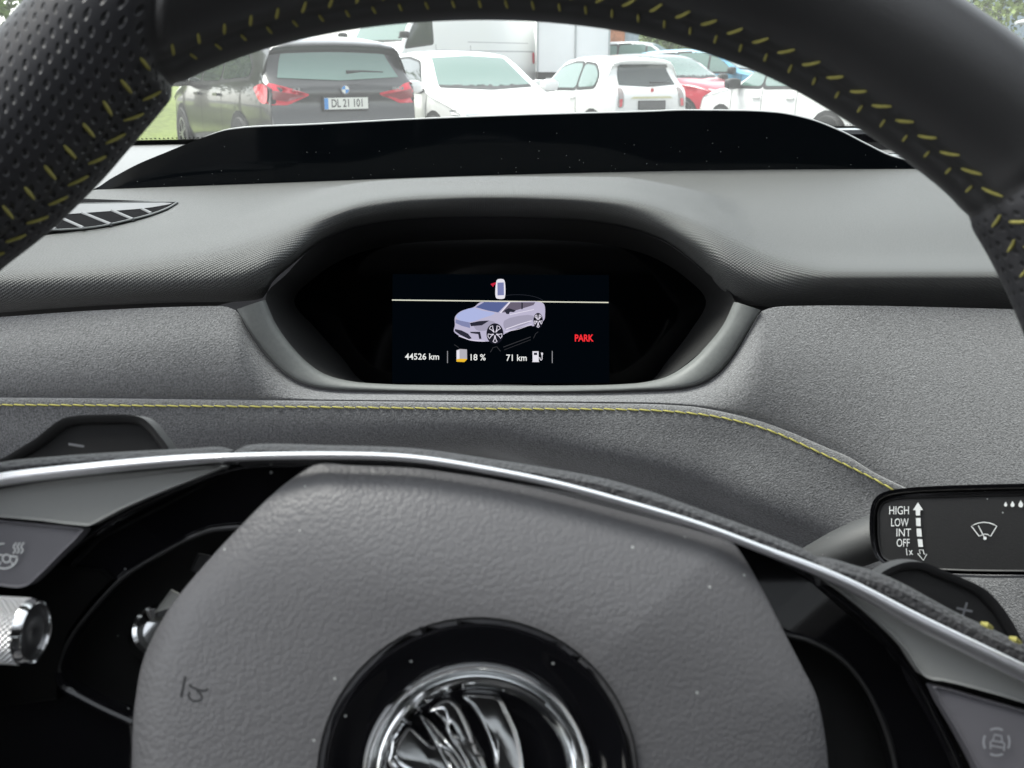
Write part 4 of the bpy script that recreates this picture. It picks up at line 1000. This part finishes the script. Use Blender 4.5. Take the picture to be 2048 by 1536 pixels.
# rim path from its inner edge
inner = [(955,2480),(600,2470),(300,2400),(60,2230),(-80,2000),(-150,1750),(-190,1500),(-190,1250),(-175,1000),(-140,800),(-85,640),(-40,552),(0,520),(60,474),(110,430),(150,390),(190,350),(240,291),(290,233),(330,185),(352,158),(400,136),(450,116),(500,98),(600,71),(700,52),(800,40),(900,34),(1000,33),(1100,38),(1200,49),(1283,63),(1366,84),(1448,111),(1531,142),(1614,184),(1697,234),(1780,288),(1849,338),(1908,386),(1944,424),(1956,448),(1978,480),(1997,514),(2016,552),(2044,612),(2085,720),(2125,860),(2150,1000),(2160,1200),(2165,1500),(2120,1750),(2040,2000),(1900,2230),(1650,2400),(1300,2470),(965,2480)]
ip = catmull([W(*p) for p in inner], 6)
ip = np.array(ip)
def loc2(P): d_ = P-HUB; return np.stack([d_@uu, d_@vv], 1)
L2d = loc2(ip)
# resample evenly
sl = np.concatenate([[0], np.cumsum(np.linalg.norm(np.diff(L2d, axis=0), axis=1))])
NS = 900; sq = np.linspace(0, sl[-1], NS)
L2s = np.stack([np.interp(sq, sl, L2d[:, 0]), np.interp(sq, sl, L2d[:, 1])], 1)
k_ = np.ones(7)/7
for _ in range(2):
    pad = np.pad(L2s, ((3, 3), (0, 0)), 'edge'); sm = np.stack([np.convolve(pad[:, i], k_, 'valid') for i in (0, 1)], 1); sm[:4] = L2s[:4]; sm[-4:] = L2s[-4:]; L2s = sm
T2 = np.gradient(L2s, axis=0); T2 /= np.linalg.norm(T2, axis=1)[:, None]
N2 = np.stack([-T2[:, 1], T2[:, 0]], 1)          # outward from the hub
if np.dot(N2[NS//2], L2s[NS//2]) < 0: N2 = -N2
N2[:3] = N2[3]; N2[-3:] = N2[-4]
# arc position of the grip seams
def arc_of(px, py): q_ = loc2(np.array([W(px, py)]))[0]; return sq[np.argmin(np.linalg.norm(L2s-q_, axis=1))]
sA, sB = arc_of(345, 165), arc_of(1950, 435)
def sk(ph): return .0155*(1-math.cos(ph))*.62 if ph > 0 else 0
def arad(s):       # tube radius along the rim
    a = .0150
    a += .0007/(1+math.exp((s-sA)/.0008))            # left grip is thicker
    a += .0004/(1+math.exp(-(s-sB)/.0012))
    g = .0014*math.exp(-((s-sA)/.0014)**2)+.0006*math.exp(-((s-sB)/.0016)**2)
    return a-g
def rimP(s, phi, lift=0):
    x = np.interp(s, sq, L2s[:, 0]); y = np.interp(s, sq, L2s[:, 1]); nx = np.interp(s, sq, N2[:, 0]); ny = np.interp(s, sq, N2[:, 1])
    a = arad(s-(sk(phi) if s < sA+.06 else 0)); base_a = .0150+(.0018 if s < sA else 0)+(.0016 if s > sB else 0)*0
    cx, cy = x+nx*.0158, y+ny*.0158
    c_, n_ = math.cos(phi), math.sin(phi)
    # squarish oval section with a shallow groove where the seam runs
    g = .0010*math.exp(-((phi-R(15))/R(6))**2)
    rr = a+lift-g
    return HUB+uu*(cx-nx*c_*rr)+vv*(cy-ny*c_*rr)+nn*(n_*rr*1.05)
def rim_piece(name, s0, s1, mat):
    n = int((s1-s0)/.0008)+2; m_ = 72; V = []; uv = []
    for t_ in np.linspace(0, 1, n):
        for k in range(m_+1):
            ph = -math.pi+2*math.pi*k/m_; a0 = s0+(sk(ph) if abs(s0-sA) < .003 else 0); a1 = s1+(sk(ph) if abs(s1-sA) < .003 else 0)
            s = a0+(a1-a0)*t_; V.append(rimP(s, ph)); uv.append((s-sk(ph), ph*.016))
    F = [f[::-1] for f in grid_faces(n, m_+1)]
    o = mk(name, V, F, mat, sw, uv=uv, angle=180)
    return o
rim_piece('rim_grip', 0, sA-.0002, leather_p)
rim_piece('rim', sA-.0006, sB+.0004, leather)
rim_piece('rim_grip', sB, sq[-1], M('perforated_leather_right', (.03,.03,.033), .5, bump=('perf', .0026, .4, .0004), coord='UV'))
def stitches(nm, s0, s1, pitch_, ph, alpha, length, r_, phase=0):
    mb = MB(); s = s0+phase
    while s < s1:
        al = R(alpha(s))+rng.normal(0, .05); hl = length(s)*rng.uniform(.9, 1.08)/2
        pts = []
        for q in (-1, -.5, 0, .5, 1):
            ds = q*hl*math.cos(al); dp = q*hl*math.sin(al)/.0155
            pts.append(rimP(s+ds, ph(s)+dp, .00018))
        mb.add(*tube(pts, [r_*.45, r_*.8, r_*.8, r_*.8, r_*.45], 6, up=tuple(nn)))
        s += pitch_
    return mb.make(nm, thread, sw)
sM = sB-sA
stitches('rim_stitching', sA+.004, sB-.002, .0053, lambda s: R(25), lambda s: 74-38*(s-sA)/sM, lambda s: .0027+.0012*(s-sA)/sM, .00042)
stitches('rim_stitching', sA+.0065, sB-.002, .0053, lambda s: R(10), lambda s: 118-26*(s-sA)/sM, lambda s: .0016, .00034)
stitches('rim_stitching', arc_of(-80, 620), sA-.001, .0056, lambda s: R(31), lambda s: 78, lambda s: .0032, .00045)
stitches('rim_stitching', arc_of(-80, 620)+.002, sA-.001, .0056, lambda s: R(8), lambda s: -26, lambda s: .0042, .00042)
stitches('rim_stitching', sB+.003, arc_of(2090, 740), .0056, lambda s: R(14), lambda s: 118, lambda s: .0032, .00045)
stitches('rim_stitching', sB+.004, arc_of(2090, 740), .0056, lambda s: R(30), lambda s: 60, lambda s: .0032, .00045, .001)

# leather wrap strips behind the silver arc
def strip(name, upper, h, wpx, mat, tk=.010):
    up_ = catmull([np.array(p, float) for p in upper], 6)
    P = [W(p[0], p[1]+wpx/2, h) for p in up_]
    V, F = tube(P, tk*.5, 10, up=tuple(nn), rx=wpx/2*.0001*1.0)
    return mk(name, V, F, mat, sw)
strip('spoke_wrap', [(-120,958),(0,924),(110,912),(240,903),(380,896),(440,893),(462,899)], -.012, 44, leather_b)
strip('spoke_wrap', [(484,896),(500,889),(673,890),(830,896),(986,918),(1100,936),(1205,956),(1300,983),(1376,1010),(1513,1060),(1600,1096),(1616,1106)], -.012, 42, leather_b)
strip('spoke_wrap', [(1624,1118),(1640,1113),(1700,1128),(1773,1153),(1897,1219),(2048,1290),(2150,1345)], -.012, 56, leather_b)
# yellow stitches showing on the wrap near the right paddle
mb = MB()
for (x, y) in ((1973,1251),(2030,1280),(2085,1308)):
    mb.add(*tube([W(x-12, y-5, -.004), W(x, y-1, -.0035), W(x+12, y+6, -.004)], [.0003, .0006, .0003], 6, up=tuple(nn)))
mb.make('wrap_stitching', thread, sw)

# silver arc
arcp = [(-200,1000,24),(0,959,23),(120,944,22),(335,923,20),(479,914,15),(700,911,13),(830,917,13),(986,942,13),(1100,965,13),(1239,1002,13),(1400,1051,14),(1533,1102,16),(1607,1130,19),(1700,1170,22),(1814,1232,27),(2048,1346,30),(2200,1420,30)]
ap = np.array(arcp, float); q = np.arange(-200, 2200, 14.); ca = np.array(catmull([p[:2] for p in ap], 12)); ay = np.interp(q, ca[:, 0], ca[:, 1]); ay = np.convolve(np.pad(ay, 3, 'edge'), np.ones(7)/7, 'valid'); aw = pchip(ap[:, 0], ap[:, 2], q)
V, F = tube([W(x, y, -.0035) for x, y in zip(q, ay)], .0016, 14, up=tuple(nn), rx=aw*.56*.0001)
mk('silver_trim', V, F, chrome, sw)

# glossy spoke fascias
bezL = [(626,929),(600,927),(540,925),(500,927),(445,938),(390,958),(335,981),(285,1003),(240,1025),(205,1046),(182,1063),(150,1086),(120,1111),(90,1144),(62,1178),(0,1255),(-100,1340),(-140,1500),(-140,1700),(270,1700),(262,1560),(262,1440),(210,1416),(158,1389),(125,1370),(117,1341),(129,1298),(150,1262),(182,1222),(240,1160),(278,1133),(316,1111),(370,1082),(421,1062),(479,1056),(500,1054),(560,990)]
wshape('spoke_fascia', bezL, -.0120, .006, piano, sw, bevel=.0011, nb=5, smooth_n=2)
bezR = [(1440,1072),(1470,1078),(1537,1106),(1582,1128),(1648,1169),(1690,1201),(1731,1235),(1765,1270),(1797,1306),(1847,1372),(1876,1430),(1918,1513),(1950,1600),(1970,1700),(1800,1700),(1798,1600),(1791,1536),(1777,1480),(1760,1434),(1731,1376),(1690,1326),(1650,1298),(1610,1280),(1555,1262),(1500,1160),(1470,1105)]
wshape('spoke_fascia', bezR, -.0120, .006, piano, sw, bevel=.0011, nb=5, smooth_n=2)
# back layer under plates
wshape('spoke_core', [(-200,1000),(0,975),(300,940),(500,925),(430,960),(200,1080),(80,1200),(0,1300),(-200,1450)], -.0128, .008, black_matte, sw, bevel=.001, sharp=True)
wshape('spoke_core', [(1560,1110),(1700,1170),(1900,1275),(2048,1350),(2200,1430),(2200,1700),(1960,1700),(1880,1440),(1780,1300),(1640,1180)], -.0128, .008, black_matte, sw, bevel=.001, sharp=True)
# plates and buttons
wshape('button_plate', [(-60,990),(0,979),(144,957),(300,942),(438,931),(446,933),(425,943),(335,978),(240,1019),(182,1050),(172,1052),(86,1042),(0,1034),(-60,1028)], -.0052, .004, plate_m, sw, bevel=.0005, smooth_n=2)
bt = wshape('button_plate', [(-60,1036),(0,1041),(86,1049),(160,1057),(166,1060),(120,1108),(66,1162),(52,1172),(34,1176),(0,1172),(-60,1166)], -.0050, .004, button_m, sw, bevel=.0006, smooth_n=2)
wshape('button_plate', [(1634,1150),(1700,1180),(1814,1244),(1930,1304),(2048,1366),(2150,1420),(2150,1440),(2048,1406),(1959,1380),(1885,1362),(1866,1360),(1847,1351),(1814,1300),(1760,1246),(1690,1188)], -.0052, .004, plate_m, sw, bevel=.0005, smooth_n=2)
br = wshape('button_plate', [(1868,1376),(1876,1374),(1959,1396),(2048,1422),(2150,1452),(2150,1700),(2010,1700),(1985,1610),(1955,1536),(1913,1458)], -.0050, .004, button_m, sw, bevel=.0006, smooth_n=2)
WP = lambda h: (lambda x, y: W(x, y, h))
# heated steering wheel symbol
its = [('s', arc2(12, 1112, 25, 25, 200, 345, 14), 2.6, False), ('s', arc2(12, 1112, 25, 25, 95, 170, 8), 2.4, False), ('p', [(-12,1106),(34,1112),(36,1120),(26,1120),(22,1128),(2,1126),(-2,1116),(-13,1114)])]
its = [('s', arc2(8, 1112, 27, 25, 195, 350, 16), 3, False), ('s', arc2(8, 1112, 27, 25, 88, 150, 8), 2.4, False),
       ('s', ell(13, 1117, 8, 8, 12), 2.6, True), ('s', [(-18,1108),(5,1110)], 3, False), ('s', [(21,1112),(35,1114)], 3, False), ('s', [(2,1124),(-4,1132)], 2.5, False), ('s', [(22,1123),(26,1130)], 2.5, False)]
for k in range(3): its.append(('s', catmull([np.array(p, float) for p in [(26+k*7.5,1107),(31+k*7.5,1100),(27+k*7.5,1094),(33+k*7.5,1085)]], 4), 2.2, False))
marks('heating_symbol', its, WP(-.0048), print_m, bt)
its = [('s', arc2(1993, 1484, 26, 27, a0, a0+58, 8), 4.2, False) for a0 in (61, 151, 241, 331)]
its += [('s', [(1981,1498),(1981,1484),(1986,1480),(1989,1469),(2003,1472),(2004,1483),(2009,1488),(2008,1502)], 3.2, False), ('s', [(1984,1481),(2006,1485)], 3, False), ('s', [(1981,1491),(2009,1496)], 3, False)]
marks('assist_symbol', its, WP(-.0048), print_g, br)
wshape('reflection_mask', [(-60,1166),(68,1160),(118,1132),(200,1140),(222,1160),(182,1200),(132,1268),(113,1335),(113,1400),(-60,1420)], -.0112, .002, M('mask_black', (.003,.003,.003), .9, spec=.1), sw, bevel=.0004, sharp=True)  # matte black sheet added over the fascia to hide the roller's reflection
# knurled scroll wheel
kc = W(72, 1264, .0035); ax = (-uu*.99-nn*.04+vv*.05); ax = ax/np.linalg.norm(ax)
def lathe(name, c0, axis, prof, mat, parent, n=64, uvs=False):
    axis = np.array(axis); s_ = np.cross(axis, vv); s_ /= np.linalg.norm(s_); u_ = np.cross(s_, axis); V = []; uv = []
    for d_, r_ in prof:
        for k in range(n+1): a = 2*math.pi*k/n; V.append(c0+axis*d_+(s_*math.cos(a)+u_*math.sin(a))*r_); uv.append((a*.0062, d_))
    return mk(name, V, grid_faces(len(prof), n+1), mat, parent, angle=35, uv=uv)
kn = lathe('scroll_wheel', kc, ax, [(0.0008,.0057),(.0012,.0062),(.0018,.0063),(.026,.0063),(.027,.005)], chrome_k, sw)
lathe('wheel_cap', kc, ax, [(.0008,.0001),(.0003,.003),(.0006,.0050),(.0008,.0053)], M('cap_dark', (.03,.03,.032), .3), kn)
lathe('cap_ring', kc, ax, [(.0008,.0052),(.0,.0054),(-.0001,.0058),(.0006,.0062),(.0016,.0063)], chrome_e, kn)

# airbag cover: domed
abo = [(637,927),(700,930),(830,936),(900,945),(986,958),(1100,984),(1239,1021),(1350,1050),(1420,1068),(1456,1078),(1470,1090),(1483,1107),(1524,1177),(1566,1260),(1607,1339),(1632,1389),(1648,1459),(1657,1536),(1660,1700),(1620,1950),(1500,2100),(955,2150),(450,2100),(300,1950),(262,1700),(264,1536),(266,1447),(271,1399),(287,1317),(335,1222),(412,1126),(479,1054),(541,992),(590,953)]
po = catmull([np.array(p, float) for p in abo], 4, True); cen = np.array([960., 1540.]); V = []; rr = [0, .15, .3, .40, .44, .47, .50, .53, .56, .60, .68, .76, .83, .88, .92, .95, .97, .985, .995, 1.0, 1.0]
EX = {}
for i, r_ in enumerate(rr):
    for p in po:
        q = cen+(p-cen)*r_
        hh_ = .0055*(1-r_**3.2)-.0022*max(0, (r_-.86)/.14)**2.2
        tp = max(0, 1-(q[1]-float(np.interp(q[0], ca[:, 0], ca[:, 1])))/300); hh_ = .0062*(1-r_**2.6)-.0018*max(0, (r_-.9)/.1)**2*(1-.6*min(1, tp*1.2))-.0068*tp**2
        dq = math.hypot(q[0]-955, q[1]-1556)
        if dq < 300: hh_ -= .009
        if i == len(rr)-1: hh_ = -.012
        V.append(W(q[0], q[1], -.001+hh_-.0))
n = len(po); F = grid_faces(len(rr), n, True); V = V[n-1:]; V = [W(cen[0], cen[1], -.004)]+V[1:]
F = [(0, 1+k, 1+(k+1) % n) for k in range(n)]+[(1+i*n+k, 1+i*n+(k+1) % n, 1+(i+1)*n+(k+1) % n, 1+(i+1)*n+k) for i in range(len(rr)-2) for k in range(n)]
ab = mk('airbag_cover', V, F, airbag_m, sw, angle=60)
# outward orientation
if sum(p.normal.dot(Vector(nn)) for p in ab.data.polygons) < 0: ab.data.flip_normals()
ABV = bvh_of(V, F)
AB = lambda off: (lambda x, y: onmesh(ABV, x, y, off))
its = [('s', [(370.7,1352.7),(362,1394)], 4.2, False), ('s', catmull([np.array(p, float) for p in [(378,1368),(383.5,1374),(393,1378),(404,1381.5),(412,1380.5),(416,1377)]], 4), 3.6, False), ('s', catmull([np.array(p, float) for p in [(379,1384),(376.5,1390.5),(380.6,1398),(389,1402),(398.6,1400.5),(404,1395),(400.5,1387.5),(393,1382)]], 4), 3.4, False)]
marks('embossed_symbol', its, AB(.0001), M('emboss_dark', (.018,.018,.02), .6), ab)

# emblem
EC = (955, 1556)
def ering(name, rs, hs, mat, parent, n=96, ecx=EC[0], ecy=EC[1], fill=False, sy=1.0):
    V = []
    for r_, h_ in zip(rs, hs):
        for k in range(n): a = 2*math.pi*k/n; V.append(W(ecx+r_*math.cos(a), ecy-r_*sy*math.sin(a), .004+h_))
    F = grid_faces(len(rs), n, True)
    if fill: F.append(tuple(range((len(rs)-1)*n, len(rs)*n)))
    o = mk(name, V, F, mat, parent, angle=50)
    if sum(p.normal.dot(Vector(nn)) for p in o.data.polygons) < 0: o.data.flip_normals()
    return o
em_o = ering('emblem', [312,308,303,297,285,265,240,228], [-.0015,.0018,.0027,.0026,.0023,.0016,.0011,.0010], piano, sw)
ering('emblem_groove', [322,316,308], [.0013,-.0006,-.002], black_matte, em_o)
ering('emblem_ring', [234,230,224,217,212,209], [.0008,.0022,.0028,.0024,.0012,.0002], chrome_e, em_o)
ering('emblem_ring', [212,208,203,198,194,186,180], [-.0002,.0010,.0017,.0018,.0014,.0006,-.0003], chrome_e, em_o)
ering('emblem_centre', [186,150,80,20], [-.0004,-.0009,-.0010,-.0010], piano, em_o, fill=True)
O6 = lambda pts: [(600+x/2.926, 1200+y/2.926) for x, y in pts]
feathers = [O6([(950,560),(1040,552),(1165,575),(1215,660),(1262,760),(1290,870),(1305,983),(1300,1120),(1180,1180),(1130,1060),(1140,960),(1105,830),(1050,700),(1000,620)]),
            O6([(755,655),(800,610),(865,580),(920,620),(985,740),(1030,860),(1080,960),(1100,1060),(1040,1120),(990,1020),(930,900),(860,790),(850,700),(830,640)]),
            O6([(700,672),(740,690),(840,790),(930,900),(985,1000),(1010,1110),(920,1120),(860,1000),(800,880),(740,760)]),
            O6([(545,930),(560,850),(600,780),(640,745),(700,790),(770,850),(850,865),(940,980),(960,1080),(860,1120),(740,1060),(600,990)]),
            O6([(470,1010),(500,900),(545,820),(540,900),(530,950),(600,1010),(720,1080),(800,1150),(640,1150),(480,1110)])]
for fo in feathers:
    V, F = cap_shape([(x, y) for x, y in fo], lambda x, y, _: W(x, y, .0056-.0000055*(1560-y)), .0035, nn, bevel=.0008, nb=5, smooth_n=4)
    o = mk('emblem_feather', V, F, chrome_e, em_o, angle=80)
    bm = bmesh.new(); bm.from_mesh(o.data)
    caps = [f for f in bm.faces if len(f.verts) > 4]
    # crowned front face: inset ridge
    bmesh.ops.recalc_face_normals(bm, faces=bm.faces)
    for f in caps:
        if f.normal.dot(Vector(nn)) > 0:
            r_ = bmesh.ops.poke(bm, faces=[f]); r_['verts'][0].co += Vector(nn)*.0004
    bmesh.ops.triangulate(bm, faces=[f for f in bm.faces if len(f.verts) > 4])
    bm.to_mesh(o.data); bm.free()
V, F = tube([W(*p, .0066) for p in [(940,1498),(930,1492),(934,1484),(944,1488),(940,1500),(948,1510),(962,1512)]], .0003, 6, up=tuple(nn))
mk('emblem_eye', V, F, black_matte, em_o)

# recess seen through the spoke openings
wshape('spoke_back', [(60,1150),(300,1060),(520,1000),(560,1100),(560,1700),(60,1700)], -.024, .012, black_matte, sw, bevel=.004, nb=4, sharp=True)
wshape('spoke_back', [(1400,1200),(1640,1230),(1800,1350),(1860,1700),(1400,1700)], -.020, .012, black_matte, sw, bevel=.004, nb=4, sharp=True)
for hole in ([(118,1345),(117,1335),(129,1298),(150,1262),(182,1222),(240,1160),(278,1133),(316,1111),(370,1082),(421,1062),(479,1056),(520,1050)], [(1500,1180),(1555,1262),(1610,1280),(1650,1298),(1690,1326),(1731,1376),(1760,1434),(1777,1480),(1791,1536),(1798,1600)]):
    V, F = tube([W(p[0], p[1], -.0122) for p in catmull([np.array(p, float) for p in hole], 5)], .0004, 8, up=tuple(nn)); mk('highlight_mask', V, F, black_matte, sw)  # matte black tube added to hide the bevel highlight round the opening
lip = catmull([np.array(p, float) for p in [(118,1345),(126,1372),(158,1392),(210,1419),(266,1444)]], 5)
V, F = tube([W(p[0], p[1], -.0118) for p in lip], .0009, 8, up=tuple(nn)); mk('opening_lip', V, F, piano, sw)

# shift paddles
pl = wshape('shift_paddle', [(-60,950),(10,914),(40,896),(72,876),(110,846),(134,834),(216,829),(262,830),(285,836),(302,850),(320,872),(345,910),(360,1000),(-60,1040)], -.040, .006, paddle_m, sw, bevel=.0022, nb=5, smooth_n=3)
marks('minus_sign', [('s', [(137,888),(168,893)], 4.5, False)], WP(-.0398), print_g, pl)
pr_ = wshape('shift_paddle', [(1735,1175),(1760,1148),(1785,1133),(1814,1124),(1847,1125),(1889,1141),(1967,1176),(1988,1194),(2017,1231),(2046,1285),(2100,1420),(1900,1450),(1735,1300)], -.040, .006, paddle_m, sw, bevel=.0022, nb=5, smooth_n=3)
marks('plus_sign', [('s', [(1913,1216),(1945,1223)], 4.5, False), ('s', [(1934,1205),(1924,1236)], 4.5, False)], WP(-.0398), print_g, pr_)

# ============================================================ STEERING COLUMN and START BUTTON
colr = root('steering_column', HUB-nn*.06, 'dark steering column cover seen through the left spoke opening with chrome button', 'steering column')
V = []; nr_ = 0
for d_, r_ in ((.036, .045), (.05, .052), (.12, .058), (.30, .062)):
    for k in range(24):
        a = 2*math.pi*k/24; V.append(HUB-nn*d_+(uu*math.cos(a)*r_*1.15+vv*(math.sin(a)*r_*.8-.02)))
    nr_ += 1
mk('column_cover', V, grid_faces(nr_, 24, True)+[tuple(range(24))], black_matte, colr)
h = -.0225
def wflat(nm, pts, hh, mat, par, th_=.001):
    V, F = cap_shape(pts, lambda x, y, _: W(x, y, hh), th_, nn, bevel=.0004, nb=2, sharp=True)
    return mk(nm, V, F, mat, par)
wflat('light_label', [(341,1180),(372,1196),(340,1216),(308,1226)], -.0215, M('label_pale', (.6,.6,.56), .5), colr)
bo_ = lathe('start_button', W(322, 1262, -.0232), nn*.75+uu*.5+vv*.4, [(-.001,.0001),(-.001,.0035),(.0004,.0052),(.0,.006),(-.004,.0062)], chrome_e, colr, n=40)
wflat('key_slot', [(395,1107),(420,1112),(400,1150),(380,1140)], -.0215, M('slot_grey', (.05,.05,.052), .5), colr)

# ============================================================ WIPER STALK
st = root('wiper_stalk', at(1739, 1060, .335), 'black wiper stalk with white HIGH LOW INT OFF markings right of the wheel', 'stalk')
sn = (C-at(1900, 1060, .32)); sn /= np.linalg.norm(sn); sn = sn+np.array([-.10, 0, .05]); sn /= np.linalg.norm(sn)
SPt = at(1740, 1060, .315)
def SF(h): return lambda x, y, _=0: onplane(x, y, SPt+sn*h, sn)
def sshape(nm, pts, h, thick, mat, par, **k):
    V, F = cap_shape(pts, SF(h), thick, sn, **k)
    o = mk(nm, V, F, mat, par, angle=50)
    bm = bmesh.new(); bm.from_mesh(o.data); bmesh.ops.triangulate(bm, faces=[f for f in bm.faces if len(f.verts) > 4]); bmesh.ops.recalc_face_normals(bm, faces=bm.faces); bm.to_mesh(o.data); bm.free(); return o
sshape('control_pod', [(1739,1040),(1743,1010),(1752,994),(1768,984),(1802,977),(1870,972),(1960,969),(2048,967),(2200,965),(2300,975),(2310,1080),(2280,1150),(2048,1156),(1946,1155),(1860,1150),(1805,1143),(1773,1131),(1751,1113),(1741,1080)], 0, .016, piano, st, bevel=.0022, nb=6, smooth_n=3)
fc = sshape('pod_face', [(1755,1042),(1756,1022),(1765,1006),(1793,996),(1870,993),(1960,990),(2048,989),(2270,987),(2275,1140),(2048,1143),(1887,1140),(1830,1134),(1795,1127),(1768,1117),(1758,1093)], .0006, .002, stalkface_m, st, bevel=.0006, nb=3, smooth_n=3)
O7 = lambda pts: [(1700+x/5.885, 940+y/5.885) for x, y in pts]
its = []
for s_, x, y, cap, rot in (('HIGH', 455, 522, 88, 0), ('LOW', 478, 663, 86, 0), ('INT', 538, 781, 84, 0), ('OFF', 545, 902, 84, 0), ('1x', 648, 1008, 76, -.12)):
    sx = {'HIGH': .72, 'LOW': .66, 'INT': .84, 'OFF': .68, '1x': .8}[s_]
    its.append(('t', s_, 1700+x/5.885, 940+y/5.885, cap/5.885, 0.0, rot, sx))
its.append(('p', O7([(800,380),(860,472),(826,472),(826,535),(776,535),(772,472),(740,472)])))
its.append(('p', O7([(775,565),(830,565),(832,662),(780,660)]))); its.append(('p', O7([(783,688),(838,690),(846,786),(788,782)]))); its.append(('p', O7([(795,813),(850,815),(860,906),(806,905)])))
its.append(('s', O7([(815,940),(860,940),(872,990),(905,990),(863,1062),(795,982),(826,986)]), 1.7, True))
fan = O7([(1428,660)])+O7([(1428+300*t_, 660-150*t_*(1-t_)*1.2) for t_ in (.15, .3, .5, .7, .85)])+O7([(1728,660),(1655,780)])+O7([(1655-130*t_, 778-60*t_*(1-t_)*1.6) for t_ in (.3, .5, .7)])+O7([(1520,780)])
its.append(('s', fan, 1.9, True)); its.append(('s', O7([(1510,655),(1580,790)]), 1.9, False)); its.append(('p', O7(ell(1588, 803, 20, 20, 12))))
for cx, sc in ((1832, .8), (1913, 1.0), (2010, 1.2)):
    its.append(('p', O7([(cx, 410-45*sc*1.05)]+[(cx+24*sc*math.cos(R(a)), 412-24*sc*math.sin(R(a))) for a in (30, 0, -30, -60, -90, -120, -150, 180, 150)])))
marks('stalk_markings', its, SF(.0008), print_m, fc)
V, F = tube(catmull([at(1480, 1215, .36), at(1600, 1150, .345), at(1700, 1095, .333), at(1790, 1060, .328)], 6), np.linspace(.0085, .0078, 19), 18, rx=np.linspace(.010, .010, 19))
mk('stalk_arm', V, F, stalk_m, st)
